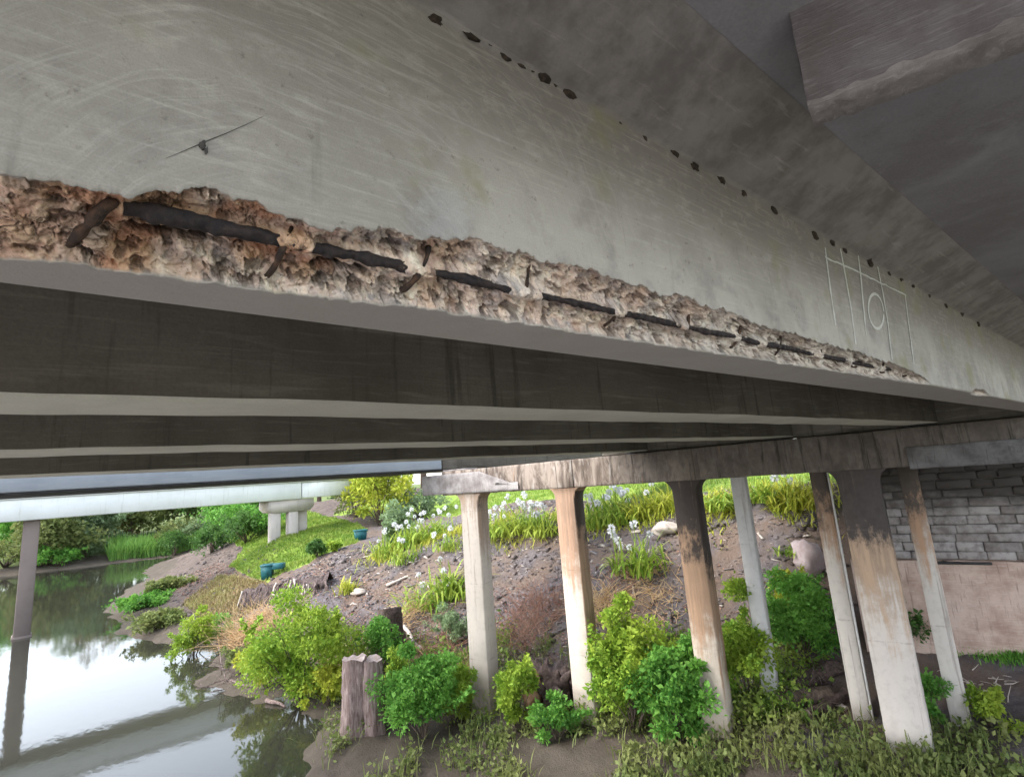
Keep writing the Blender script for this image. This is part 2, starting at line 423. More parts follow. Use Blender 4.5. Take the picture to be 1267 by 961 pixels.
M['cut_timber'] = simple('cut_timber', (0.34, 0.26, 0.22), (0.45, 0.38, 0.35), 12, 0.9, 0.4)
M['dark_wood'] = simple('dark_wet_wood', (0.045, 0.032, 0.028), (0.12, 0.085, 0.075), 7, 0.85, 0.8, 0.03, (2, 2, 2))
M['root'] = simple('exposed_roots', (0.08, 0.055, 0.05), (0.23, 0.18, 0.165), 9, 0.9, 0.6, 0.02, (3, 3, 1))
M['bank_soil'] = simple('bank_soil', (0.05, 0.036, 0.033), (0.13, 0.10, 0.095), 5, 0.95, 0.9, 0.05, (2, 2, 0.8))
M['straw'] = simple('dry_straw', (0.50, 0.33, 0.17), (0.62, 0.47, 0.28), 5, 0.9, 0)
M['red_twig'] = simple('dry_red_twigs', (0.27, 0.13, 0.09), (0.40, 0.25, 0.18), 5, 0.9, 0)
M['pale_stick'] = simple('bleached_stick', (0.42, 0.36, 0.31), (0.55, 0.5, 0.46), 9, 0.9, 0.3)
M['rock'] = simple('pale_rock', (0.38, 0.33, 0.29), (0.52, 0.46, 0.4), 6, 0.9, 0.7, 0.03)
M['pink_rock'] = simple('pinkish_rock', (0.36, 0.28, 0.27), (0.45, 0.38, 0.38), 5, 0.9, 0.7, 0.03)
M['teal_plastic'] = simple('teal_plastic', (0.012, 0.085, 0.10), (0.02, 0.12, 0.13), 4, 0.5, 0)
M['plaster'] = concrete('pink_render', (0.62, 0.49, 0.43), (0.40, 0.28, 0.23), (0.70, 0.61, 0.57), 1.0, 0.5, (0.26, 0.18, 0.15), 1.6, 0.8)
M['mortar'] = simple('sooty_mortar', (0.17, 0.16, 0.15), (0.32, 0.30, 0.29), 4, 0.95, 0.4)

def stone_material():
    t = NT('sooty_sandstone')
    sep = t.n('SeparateXYZ'); t.set(sep.inputs[0], t.pos()); z = sep.outputs[2]; y = sep.outputs[1]
    cl = t.noise(1.1, 5, 0.65); fine = t.noise(7, 5, 0.65)
    oi = t.n('ObjectInfo')
    c = t.mix(oi.outputs['Random'], (0.27, 0.245, 0.24), (0.45, 0.425, 0.425))
    c = t.mix(t.math('MULTIPLY', t.ramp(fine, 0.42, 0.7), 0.75), c, (0.15, 0.13, 0.125))
    zs = t.math('ADD', t.math('SUBTRACT', z, t.math('MULTIPLY', y, 0.10)), t.math('MULTIPLY', t.math('SUBTRACT', cl, 0.5), 1.5))
    c = t.mix(t.math('MULTIPLY', t.ramp(zs, -1.6, -1.0), 0.92), c, t.mix(fine, (0.03, 0.028, 0.026), (0.09, 0.08, 0.075)))
    t.bump(fine, 0.5, 0.02)
    return t.done(c, 0.92, 0.2)
M['stone'] = stone_material()

def foliage(name, a, b, tip=None, trans=0.35):
    t = NT(name)
    gm = t.n('NewGeometry')
    rnd = gm.outputs['Random Per Island']
    c = t.mix(rnd, a, b)
    patch = t.noise(0.9, 3, 0.6)
    c = t.mix(t.math('MULTIPLY', t.ramp(patch, 0.4, 0.65), 0.55), c, tip or tuple(min(1, x * 1.35) for x in b))
    t.set(t.b.inputs['Base Color'], c); t.b.inputs['Roughness'].default_value = 0.6; t.b.inputs['Specular IOR Level'].default_value = 0.25
    tr = t.n('BsdfTranslucent'); t.set(tr.inputs['Color'], c)
    mx = t.n('MixShader'); mx.inputs[0].default_value = trans
    t.t.links.new(t.b.outputs[0], mx.inputs[1]); t.t.links.new(tr.outputs[0], mx.inputs[2]); t.t.links.new(mx.outputs[0], t.out.inputs['Surface'])
    return t.m

M['lime'] = foliage('lime_leaves', (0.13, 0.27, 0.03), (0.3, 0.43, 0.05), (0.4, 0.48, 0.06))
M['green'] = foliage('green_leaves', (0.065, 0.21, 0.035), (0.17, 0.36, 0.06))
M['blue_green'] = foliage('blue_green_leaves', (0.05, 0.19, 0.06), (0.13, 0.33, 0.10))
M['yellow_green'] = foliage('yellow_green_leaves', (0.26, 0.36, 0.03), (0.44, 0.48, 0.06), (0.52, 0.5, 0.07))
M['dark_green'] = foliage('dark_green_leaves', (0.035, 0.1, 0.025), (0.09, 0.18, 0.04))
M['olive'] = foliage('olive_leaves', (0.1, 0.15, 0.04), (0.21, 0.25, 0.08), (0.27, 0.28, 0.1))
M['grey_green'] = foliage('grey_green_leaves', (0.12, 0.19, 0.09), (0.23, 0.31, 0.16))
M['russet'] = foliage('russet_leaves', (0.13, 0.10, 0.045), (0.24, 0.15, 0.07), (0.2, 0.2, 0.07))
M['strap'] = foliage('strap_leaves', (0.12, 0.25, 0.03), (0.32, 0.42, 0.06), (0.4, 0.44, 0.07))
M['strap_yellow'] = foliage('yellowing_strap_leaves', (0.22, 0.30, 0.03), (0.45, 0.45, 0.06), (0.5, 0.48, 0.08))
M['petal'] = foliage('white_petals', (0.62, 0.64, 0.66), (0.8, 0.8, 0.8), (0.75, 0.75, 0.8), 0.25)
M['grass'] = foliage('lawn_grass', (0.10, 0.20, 0.025), (0.22, 0.31, 0.05), (0.28, 0.32, 0.07))
M['reed'] = foliage('reed_leaves', (0.13, 0.30, 0.06), (0.24, 0.42, 0.10), (0.28, 0.44, 0.10))

# ------------------------------------------------------------------ the bank and the river
WATER = -5.2
def ray(px, py):
    r = R.T @ np.array([px - CX, py - CY, F_PX]); return r
def at_z(px, py, z):
    r = ray(px, py); return r * z / r[2]
def at_y(px, py, y):
    r = ray(px, py); return r * y / r[1]

U = np.array([math.sin(-0.255), math.cos(-0.255), 0.0])       # along the skewed piers
N = np.array([U[1], -U[0], 0.0])                                # across them, away from the camera
def pier_pt(xp, t, z=0.0, back=0.0):
    return np.array([xp, 0, z]) + U * t + N * back

CTRL = []
for px, py, z in [(370, 885, WATER), (320, 868, WATER), (250, 830, WATER), (195, 795, WATER), (150, 765, WATER), (185, 715, WATER), (215, 690, WATER),
                  (215, 745, -4.6), (230, 720, -4.2), (285, 700, -3.6), (300, 690, -3.3), (340, 715, -3.6), (360, 690, -3.1), (445, 662, -2.45), (420, 690, -2.9),
                  (390, 730, -3.75), (320, 735, -4.05), (300, 765, -4.7), (390, 770, -4.55), (360, 800, -4.85), (430, 760, -4.3), (340, 845, -5.05), (420, 850, -5.05), (430, 900, -5.0), (500, 930, -4.98), (425, 955, -5.1), (385, 925, -5.2),
                  (470, 700, -3.2), (500, 690, -2.85), (560, 668, -2.25), (640, 655, -1.85), (720, 648, -1.75), (800, 645, -1.6), (900, 628, -1.25), (990, 618, -1.1),
                  (510, 740, -3.9), (600, 740, -3.65), (680, 740, -3.45), (760, 740, -3.3), (870, 720, -2.9), (970, 700, -2.5), (490, 800, -4.7), (580, 800, -4.6),
                  (660, 810, -4.5), (760, 830, -4.6), (860, 820, -4.35), (990, 830, -4.15), (960, 880, -4.5), (950, 600, -0.8), (800, 612, -0.95), (640, 622, -1.05)]:
    p = at_z(px, py, z); CTRL.append((p[0], p[1], z))
CTRL += [(11.7, 34, -2.25), (13.3, 36, -2.2), (14.2, 46, -2.0), (18, 55, -1.5), (10.5, 50, -4.0),
         (8.1, 11.1, -5.08), (8.8, 8.6, -4.9), (9.4, 6.05, -4.7), (10.1, 3.4, -4.4), (10.8, 0.8, -4.2), (11.3, -2, -4.2), (12.4, 3.0, -4.05), (13.4, 2.6, -3.55), (13.6, 0.0, -3.5),
         (13.0, 4.5, -3.7), (6.6, 8, -5.2), (7.0, 3, -5.3), (7.5, 0, -5.6), (8, -8, -5.6), (12, -8, -4.2), (16, -8, -2.5), (20, 0, -0.7), (22, 6, -0.7), (20, 12, -0.8), (20, 20, -1.0),
         (24, 28, -1.2), (30, 40, -0.8), (40, 10, -0.3), (40, -20, 0), (60, 40, 0.2), (40, 70, -0.4), (20, -25, -1.0),
         (3.2, 14, -6.2), (3, 8, -6.3), (3, 0, -6.3), (3, -15, -6.3), (2.3, 25, -6.3), (-1.6, 8, -5.0), (-1.8, 0, -4.9), (-1.8, -10, -4.9), (-2.6, 16, -5.0), (0, 45, -6.2), (4, 55, -6), (-5, 26, -5.2), (-8, 8, -4.7), (-8, -5, -4.7), (-9, 45, -6.2), (-20, 55, -6.2),
         (-14, -10, -4.2), (-14, 10, -4.2), (-15, 25, -4.6), (-22, 40, -4.8), (-30, 20, -1.5), (-26, -10, -1.0), (-45, 35, -1.5), (-40, 55, -6.0), (-60, 55, -5.9),
         (0, 72, WATER), (6, 70.5, WATER), (12, 69, WATER), (-15, 75, WATER), (-40, 78, WATER), (0, 80, -3.8), (12, 78, -3.9), (-20, 84, -3.8), (20, 72, -3.4), (10, 100, -1.5), (-40, 100, -2), (40, 110, 0.3), (-80, 90, -2),
         (80, -60, 0.5), (-70, -60, 0.3), (0, -60, -6.2), (20, -60, -0.8), (-20, -60, -1.5), (90, 90, 0.5), (-90, 20, 0.3), (0, 140, 0.0)]
CTRL = np.array(CTRL)
def _tps(r2): return np.where(r2 > 1e-12, 0.5 * r2 * np.log(np.maximum(r2, 1e-12)), 0.0)
S_ = 30.0
_P = CTRL[:, :2] / S_
_K = _tps(((_P[:, None] - _P[None]) ** 2).sum(-1)) + np.eye(len(_P)) * 2e-4
_A = np.block([[_K, np.c_[np.ones(len(_P)), _P]], [np.c_[np.ones(len(_P)), _P].T, np.zeros((3, 3))]])
_w = np.linalg.solve(_A, np.r_[CTRL[:, 2], 0, 0, 0])
def ground_z(x, y, rough=True):
    x = np.asarray(x, float); y = np.asarray(y, float)
    q = np.stack([x, y], -1) / S_
    z = _tps(((q[..., None, :] - _P) ** 2).sum(-1)) @ _w[:-3] + _w[-3] + q @ _w[-2:]
    far = sstep(80, 130, np.hypot(x, y - 20))
    z = z * (1 - far) + 0.4 * far
    z = np.clip(z, -6.6, 1.5)
    if rough:
        P = np.stack([x, y, 0 * x], -1)
        z = z + fbm(P, 0.9, 4, 5) * 0.09 * (1 - far) + np.abs(fbm(P, 3.0, 2, 9)) * 0.035 * (1 - far)
    return z

def ground_at(px, py):
    r = ray(px, py); r = r / np.hypot(r[0], r[1])
    s = np.arange(6, 130, 0.5)
    h = r[2] * s - ground_z(r[0] * s, r[1] * s, False)
    i = np.argmax(h < 0) if (h < 0).any() else len(s) - 1
    s = np.arange(s[i] - 1.2, s[i] + 1.2, 0.08)
    h = r[2] * s - ground_z(r[0] * s, r[1] * s)
    i = np.argmax(h < 0) if (h < 0).any() else len(s) - 1
    p = r * s[i]; return np.array([p[0], p[1], float(ground_z(p[0], p[1]))])

gx = np.unique(np.concatenate([np.linspace(-900, -130, 8), np.linspace(-130, -12, 50), np.linspace(-12, 4, 32), np.linspace(4, 22, 170), np.linspace(22, 60, 60), np.linspace(60, 130, 24), np.linspace(130, 900, 8)]))
gy = np.unique(np.concatenate([np.linspace(-900, -130, 8), np.linspace(-130, -6, 40), np.linspace(-6, 3, 25), np.linspace(3, 28, 210), np.linspace(28, 60, 100), np.linspace(60, 130, 60), np.linspace(130, 900, 8)]))
GX, GY = np.meshgrid(gx, gy, indexing='ij')
GZ = ground_z(GX.ravel(), GY.ravel()).reshape(GX.shape)
ni, nj = GX.shape
ii, jj = np.meshgrid(np.arange(ni - 1), np.arange(nj - 1), indexing='ij')
gf = np.stack([ii * nj + jj, (ii + 1) * nj + jj, (ii + 1) * nj + jj + 1, ii * nj + jj + 1], -1).reshape(-1, 4)

def in_poly(x, y, poly):
    poly = np.asarray(poly); c = np.zeros(x.shape, bool); j = len(poly) - 1
    for i in range(len(poly)):
        a, b = poly[i], poly[j]
        hit = ((a[1] > y) != (b[1] > y)) & (x < (b[0] - a[0]) * (y - a[1]) / (b[1] - a[1] + 1e-12) + a[0])
        c ^= hit; j = i
    return c
LAWN = [ground_at(*p)[:2] for p in [(283, 702), (330, 722), (352, 708), (380, 698), (440, 672), (455, 655)]] + [(17, 44), (16, 56), (12.2, 50), (11, 40)]
LAWN2 = [(17.2, 3), (17.4, 8), (17.0, 13), (17.5, 20), (19, 30), (17, 40), (30, 45), (75, 45), (75, -10), (18, -10)]
FARB = GY > 70
lawn = (in_poly(GX, GY, LAWN) | in_poly(GX, GY, LAWN2)).astype(float)
nz = fbm(np.stack([GX, GY, 0 * GX], -1), 0.5, 3, 3)
mud = sstep(0.9, 0.25, GZ - WATER + nz * 0.2)
mulch = ((GX > 7) & (GY > 1) & (GY < 32)).astype(float) * sstep(-4.9, -4.0, GZ + nz * 0.25)
dry = in_poly(GX, GY, [ground_at(*p)[:2] for p in [(235, 745), (300, 700), (330, 725), (310, 750), (255, 765)]]).astype(float)
outer = ((GX > 60) | (GX < -25) | (GY > 70) | (GY < -15)).astype(float) * (GZ > WATER + 0.4)
bounce_ground = ((GX < 1.2) & (GX > -25) & (GY < 24) & (GY > -40)).astype(float)  # unseen pale ground, added to bounce light up onto the beams
terrain_mat = NT('ground_soil')
def _terrain():
    t = terrain_mat
    z1 = t.n('Attribute', attribute_name='zones'); sp = t.n('SeparateColor'); t.set(sp.inputs[0], z1.outputs['Color'])
    z2 = t.n('Attribute', attribute_name='zones_more'); s2 = t.n('SeparateColor'); t.set(s2.inputs[0], z2.outputs['Color'])
    big = t.noise(0.7, 5, 0.6); mid = t.noise(4, 6, 0.65); fine = t.noise(22, 5, 0.7); fl = t.noise(40, 2, 0.5)
    soil = t.mix(t.ramp(mid, 0.3, 0.7), (0.075, 0.058, 0.05), (0.145, 0.115, 0.10))
    mul = t.mix(t.ramp(mid, 0.35, 0.7), (0.09, 0.079, 0.082), (0.155, 0.138, 0.142))
    mul = t.mix(t.math('MULTIPLY', t.ramp(big, 0.42, 0.58), 0.8), mul, (0.15, 0.108, 0.082))
    mul = t.mix(t.math('MULTIPLY', t.ramp(fine, 0.55, 0.75), 0.6), mul, (0.06, 0.05, 0.05))
    mul = t.mix(t.math('MULTIPLY', t.ramp(fl, 0.68, 0.74), 0.7), mul, (0.30, 0.27, 0.26))
    mudc = t.mix(mid, (0.055, 0.045, 0.035), (0.12, 0.10, 0.08))
    gr = t.mix(t.ramp(mid, 0.35, 0.7), (0.13, 0.22, 0.03), (0.25, 0.32, 0.06))
    gr = t.mix(t.math('MULTIPLY', t.ramp(big, 0.5, 0.7), 0.5), gr, (0.27, 0.25, 0.09))
    br = lambda m: t.ramp(t.math('ADD', m, t.math('MULTIPLY', t.math('SUBTRACT', mid, 0.5), 0.5)), 0.35, 0.65)
    c = t.mix(br(sp.outputs[1]), soil, mul)
    c = t.mix(br(s2.outputs[1]), c, t.mix(mid, (0.10, 0.14, 0.05), (0.17, 0.2, 0.08)))
    c = t.mix(br(s2.outputs[0]), c, t.mix(mid, (0.15, 0.11, 0.08), (0.21, 0.17, 0.09)))
    c = t.mix(br(sp.outputs[0]), c, gr)
    c = t.mix(br(sp.outputs[2]), c, mudc)
    c = t.mix(br(s2.outputs[2]), c, t.mix(fine, (0.42, 0.39, 0.36), (0.60, 0.57, 0.53)))  # added bounce ground, kept pale to throw light upward
    t.bump(t.math('ADD', mid, t.math('MULTIPLY', fine, 0.6)), 0.8, 0.06)
    return t.done(c, 0.95, 0.15)
_terrain()
ground = mesh('ground', np.stack([GX, GY, GZ], -1), gf, terrain_mat.m, smooth=True)
tag(ground, 'sloping river bank of bare soil, grey mulch and lawn', kind='structure')
add_color(ground, 'zones', np.stack([lawn, mulch, mud], -1).reshape(-1, 3))
add_color(ground, 'zones_more', np.stack([dry, outer, bounce_ground], -1).reshape(-1, 3))

wt = NT('river_water')
rip = wt.noise(1.1, 4, 0.55, wt.mapped((1.0, 0.35, 1)), 0.5)
rip2 = wt.noise(5, 3, 0.5, wt.mapped((1, 0.6, 1)))
wt.bump(wt.math('ADD', rip, wt.math('MULTIPLY', rip2, 0.25)), 0.035, 0.12)
wt.b.inputs['IOR'].default_value = 1.4
M['water'] = wt.done((0.03, 0.03, 0.022), 0.05, 0.6)
wx = np.linspace(-400, 25, 60); wy = np.linspace(-400, 110, 60)
WX, WY = np.meshgrid(wx, wy, indexing='ij')
ii, jj = np.meshgrid(np.arange(59), np.arange(59), indexing='ij')
river = mesh('river_water', np.stack([WX, WY, 0 * WX + WATER], -1), np.stack([ii * 60 + jj, (ii + 1) * 60 + jj, (ii + 1) * 60 + jj + 1, ii * 60 + jj + 1], -1).reshape(-1, 4), M['water'])
tag(river, 'calm brown river reflecting the pale sky', kind='structure')
# ------------------------------------------------------------------ the bridge overhead
H = 0.365                      # soffit of the beams above the lens
SLAB_Z, FIL_Z = 1.13, 1.0
Y0, Y1 = 0.85, 1.14            # near beam, near and far arris

# --- deck slab
slab = thing('deck_slab', 'concrete deck slab soffit spanning above the tee beams', 'bridge deck', (0, 3, SLAB_Z))
V, Fc = bevel_box((-9, -0.75, SLAB_Z), (19, 7.75, SLAB_Z + 0.24), 0.02)
mesh('slab', V, Fc, M['slab'], slab)

# --- near tee beam with the broken corner
STIRRUPS = [0.055, 0.315, 0.575, 0.865, 1.205, 1.535, 1.86, 2.2, 2.56, 2.95, 3.35, 3.7]
BAR_Y, BAR_Z = 0.902, 0.424
xs = [-0.16]
while xs[-1] < 14.2:
    x = xs[-1]; xs.append(x + max(0.0014, 1.05 * (x * x + 0.72) / (690 * 0.85)))
xs = np.concatenate([np.linspace(-9, -0.4, 12), np.linspace(-0.4, -0.165, 20), np.array(xs)])
xs = np.minimum(xs, 14.2); xs = np.unique(xs)
Xn = np.stack([xs, 0 * xs, 0 * xs], -1)
zu = np.interp(xs, [-1.2, -0.5, -0.05, 0.08, 0.16, 0.22, 0.29, 0.36, 0.57, 0.9, 1.2, 2, 3.0, 3.7, 3.95, 4.05, 5.15, 5.25, 5.6, 5.75, 6],
               [H + .004, .40, .407, .415, .448, .455, .447, .445, .482, .493, .497, .470, .445, .425, .40, H + .006, H + .006, .40, .405, H + .006, H + .006])
ys = np.interp(xs, [-1.2, -0.5, -0.05, 0.25, 0.5, 0.85, 1.4, 2.3, 3.4, 3.9, 4.05, 5.15, 5.3, 5.6, 5.75],
               [Y0 + .004, 1.03, 1.03, 0.998, 0.975, 0.945, 0.938, 0.915, 0.885, 0.87, Y0 + .006, Y0 + .006, 0.89, 0.885, Y0 + .006])
big = sstep(0.012, 0.05, zu - H)
zu = zu + big * (fbm(Xn, 9, 3, 31) * 0.010 + fbm(Xn, 45, 3, 32) * 0.006 + fbm(Xn, 160, 2, 33) * 0.002)
ys = ys + sstep(0.012, 0.05, ys - Y0) * (fbm(Xn, 8, 3, 41) * 0.010 + fbm(Xn, 50, 3, 42) * 0.006)
zu = np.maximum(zu, H + 0.003); ys = np.maximum(ys, Y0 + 0.003)
nA, nB, nC, nD = 16, 58, 92, 14
rows = []; srow = []
ncol = len(xs); one = np.ones(ncol)
for k in range(nA):                                                 # haunch
    a = k / nA; rows.append(np.stack([xs, one * (0.56 + (Y0 - 0.56) * a), one * (SLAB_Z - 0.004 + (FIL_Z - SLAB_Z) * a)], -1)); srow.append(-one)
for k in range(nB):                                                 # web face
    a = k / nB; rows.append(np.stack([xs, one * Y0, FIL_Z + (zu - FIL_Z) * a], -1)); srow.append(-one)
for k in range(nC):                                                 # broken corner
    s = k / (nC - 1); rows.append(np.stack([xs, Y0 + (ys - Y0) * s, zu + (H - zu) * s], -1)); srow.append(s * one)
for k in range(1, nD + 1):                                          # soffit
    a = k / nD; rows.append(np.stack([xs, ys + (Y1 - ys) * a, one * H], -1)); srow.append(-one)
for y, z in ((Y1 + 0.004, H + 0.006), (Y1 + 0.004, FIL_Z), (Y1 + 0.3, SLAB_Z - 0.004)):
    rows.append(np.stack([xs, one * y, one * z], -1)); srow.append(-one)
Pn = np.array(rows); S = np.array(srow)                              # rows x cols
sp = S >= 0
Lc = np.hypot(ys - Y0, zu - H)[None, :] * np.ones_like(S)
edge = sstep(0, 0.07, S) * sstep(1, 0.93, S) * sp
dirn = np.array([0.0, 0.7071, 0.7071])
scale = sstep(0.01, 0.08, Lc)
big_n = fbm(Pn, 14, 3, 51); f1, f2, idv = worley(Pn + 0.012 * fbm(Pn, 45, 3, 62)[..., None], 52, 61); g1, g2, idg = worley(Pn + 0.03 * fbm(Pn, 22, 3, 63)[..., None], 21, 71)
fine_n = fbm(Pn, 95, 3, 52)
gate = sstep(-0.1, 0.35, fbm(Pn, 18, 2, 58))
calm = 0.35 + 0.65 * sstep(-0.08, 0.12, Pn[..., 0])
disp = edge * scale * calm * (0.016 + 0.011 * big_n + 0.013 * (idv - 0.5) * sstep(0.0, 0.3, f2 - f1) + 0.026 * (idg - 0.5) * sstep(0.0, 0.2, g2 - g1) + 0.010 * sstep(0.10, 0.0, f2 - f1) * gate + 0.010 * sstep(0.05, 0.0, g2 - g1) * gate + 0.006 * fine_n + 0.012 * sstep(0.30, 0.5, fbm(Pn, 48, 3, 112)) + 0.009 * (0.5 - np.abs(fbm(Pn, 38, 3, 57))) + 0.02 * np.sin(np.pi * np.clip(S, 0, 1)))
# the hollow along the long bar
SEG = [(0.088, 0.288, 1.0), (0.355, 0.535, .7), (0.612, 0.80, .8), (0.91, 1.18, .85), (1.23, 1.50, .65), (1.545, 1.83, .7), (1.87, 2.02, .5), (2.06, 2.49, .6), (2.60, 2.88, .6), (2.95, 3.26, .5), (3.42, 3.56, .4)]
opn = np.zeros(ncol)
for a, b, w in SEG:
    m = (a + b) / 2; hw = (b - a) / 2
    opn = np.maximum(opn, w * np.clip(1 - np.abs((xs - m) / (hw * 1.12)) ** 2.6, 0, 1) ** 0.8)
opn = np.clip(opn + fbm(Xn, 40, 2, 81) * 0.1 * (opn > 0), 0, 1)
td = (Pn[..., 1] - BAR_Y) * 0.7071 - (Pn[..., 2] - BAR_Z) * 0.7071    # across the bar, along the broken face
an = (Pn[..., 1] - BAR_Y) * 0.7071 + (Pn[..., 2] - BAR_Z) * 0.7071
oq = np.clip(opn[None, :] * 1.9 + 0.25 * fine_n, 0, 1)
target = (-0.013 + 0.005 * big_n) * (1 - oq) + 0.020 * oq
wid = 0.0155 + 0.004 * fine_n + 0.004 * (1 - oq)
wgt = np.exp(-np.abs(td / np.maximum(wid, 0.004)) ** 3) * sp * sstep(4.0, 3.6, Pn[..., 0]) * sstep(0.03, 0.08, Pn[..., 0])
disp = disp * (1 - wgt) + (target - an) * wgt
# a second crevice under the bar near the left end
crev = np.exp(-((td - 0.040 - 0.004 * fbm(Xn, 25, 2, 83)[None, :]) / 0.006) ** 2) * (sstep(0.07, 0.1, xs) * sstep(0.26, 0.2, xs) + sstep(0.36, 0.4, xs) * sstep(0.56, 0.5, xs))[None, :] * sp
crev = crev * sstep(-0.5, 0.1, big_n + 0.4)
disp = disp + crev * 0.028
flat = (~sp) & (Pn[..., 1] <= Y0 + 1e-6)
Pd = Pn + dirn * disp[..., None]
Pd[..., 1] += np.where(flat, fbm(Pn, 3.0, 3, 91) * 0.0008 + fbm(Pn, 40, 2, 92) * 0.0005, 0)
dsp = np.where(sp, np.sin(np.pi * np.clip(S, 0, 1)), 0) * sstep(0.02, 0.08, Lc)
Pd[..., 0] += dsp * fbm(Pn, 60, 2, 93) * 0.004
nr = Pn.shape[0]
ii, jj = np.meshgrid(np.arange(nr - 1), np.arange(ncol - 1), indexing='ij')
fq = np.stack([ii * ncol + jj, (ii + 1) * ncol + jj, (ii + 1) * ncol + jj + 1, ii * ncol + jj + 1], -1).reshape(-1, 4)
beam1 = thing('tee_beam', 'nearest tee beam, its lower corner spalled with rusty bars exposed', 'bridge beam', (3, Y0, H), 'tee beams under the deck')
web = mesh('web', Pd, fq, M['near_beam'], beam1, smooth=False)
pal = np.array([(0.70, 0.55, 0.47), (0.78, 0.66, 0.57), (0.80, 0.72, 0.62), (0.46, 0.42, 0.42), (0.72, 0.60, 0.57), (0.75, 0.60, 0.52), (0.36, 0.33, 0.34), (0.80, 0.71, 0.66)])
col = pal[(idv * 8).astype(int) % 8] * 0.55 + pal[(idg * 8).astype(int) % 8] * 0.45
col = col * (1 + 0.3 * fine_n[..., None]) * np.array([0.90, 0.88, 0.83])
xx = Pn[..., 0]
rust = np.clip(sstep(0.0, 0.7, fbm(Pn, 11, 3, 101) + 0.55 * sstep(0.6, 0.0, xx)) + 0.6 * np.exp(-(td / 0.03) ** 2) * sstep(0.7, 0.2, xx), 0, 1) * (0.35 + 0.55 * sstep(0.8, 0.25, xx))
rust = np.maximum(rust, 0.75 * sstep(0.12, -0.06, xx) * sstep(-0.6, 0.3, fbm(Pn, 13, 3, 104)) * sp)
rcol = np.where((idg > 0.5)[..., None], np.array([0.42, 0.22, 0.13]), np.array([0.50, 0.31, 0.19]))
col = col * (1 - rust[..., None]) + rcol * rust[..., None]
grey = sstep(0.8, 2.2, xx)[..., None] * 0.6
col = col * (1 - grey) + np.array([0.60, 0.55, 0.48]) * (0.8 + 0.5 * (idv[..., None] - 0.5)) * grey
pit = np.maximum(sstep(0.20, 0.12, worley(Pn, 75, 111)[0]) * (idv > 0.35), sstep(0.30, 0.42, fbm(Pn, 48, 3, 112)) * sp)
col = col * (1 - 0.6 * pit[..., None]) + np.array([0.07, 0.045, 0.035]) * 0.6 * pit[..., None]  # shade inside the pits is put into their colour
crack_shade = np.clip(crev + gate * (0.55 * sstep(0.08, 0.0, f2 - f1) + 0.7 * sstep(0.05, 0.0, g2 - g1)), 0, 1)[..., None]  # shade in the cracks and the crevice under the bar, put into the colour
col = col * (1 - crack_shade) + np.array([0.045, 0.03, 0.025]) * crack_shade
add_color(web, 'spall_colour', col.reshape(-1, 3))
mask = (edge * scale)
mask = np.clip(mask * 3, 0, 1)
add_color(web, 'spall_mask', np.repeat(mask.reshape(-1, 1), 3, 1))

# bars and links exposed in the broken corner
bx = np.arange(0.07, 3.62, 0.005)
bp = np.array([0, 0.0045, 0.0045]) + np.stack([bx, BAR_Y + 0.003 * vnoise(np.stack([bx * 6, 0 * bx, 0 * bx], -1), 1, 7), BAR_Z + 0.003 * vnoise(np.stack([bx * 6, 0 * bx, 0 * bx], -1), 1, 8)], -1)
br = np.interp(bx, [0, 0.3, 0.45, 1.0, 4], [0.0140, 0.0125, 0.0100, 0.0092, 0.0085]) * (1 + 0.22 * fbm(np.stack([bx, 0 * bx, 0 * bx], -1), 26, 3, 9))
V, Fc = tube(bp, br, 12)
V = V + fbm(V, 70, 4, 12, 0.65)[:, None] * np.array([0.002, 0.0032, 0.0036])
mesh('reinforcing_bar', V, Fc, M['rebar'], beam1, smooth=True)['label'] = 'long dark corroded main bar'
rr = rng_(5)
for k, sx in enumerate(STIRRUPS):
    z_u = float(np.interp(sx, xs, zu)); y_s = float(np.interp(sx, xs, ys))
    dp = 0.0 if k < 3 else 0.010
    a0 = np.array([sx + 0.012, Y0 + 0.045, z_u + 0.005]); a1 = np.array([sx + 0.004, BAR_Y - 0.020 + dp, BAR_Z + 0.000 + dp]); a2 = np.array([sx - 0.006, BAR_Y + 0.018 + dp, BAR_Z - 0.036 + dp]); a3 = np.array([sx - 0.016, y_s - 0.005, H + 0.032])
    if k == 0: a3[0] -= 0.02; a2[0] -= 0.012
    for q in (a0, a1, a2, a3): q += rr.normal(0, 1, 3) * np.array([0.012, 0.004, 0.004]) * (1.0 if k else 0.3)
    if k in (3, 5, 8): a3 = a1 + np.array([0.004, 0.004, -0.012]); a2 = a1 + np.array([0.002, 0, 0])
    if k in (4, 9): a0 = a2 + np.array([0.01, 0, 0.004])
    tt = np.linspace(0, 1, 22)[:, None]
    path = (1 - tt) ** 3 * a0 + 3 * (1 - tt) ** 2 * tt * a1 + 3 * (1 - tt) * tt ** 2 * a2 + tt ** 3 * a3
    path = path + fbm(path, 30, 2, 200 + k)[:, None] * np.array([0.002, 0.001, 0.001])
    V, Fc = tube(path, (0.0085 if k == 0 else 0.0062 if k < 3 else 0.0045) * np.clip(1 + 0.5 * fbm(path, 45, 2, 230 + k), 0.4, 1.7), 8)
    mesh('stirrup', V, Fc, M['stirrup'], beam1, smooth=True)

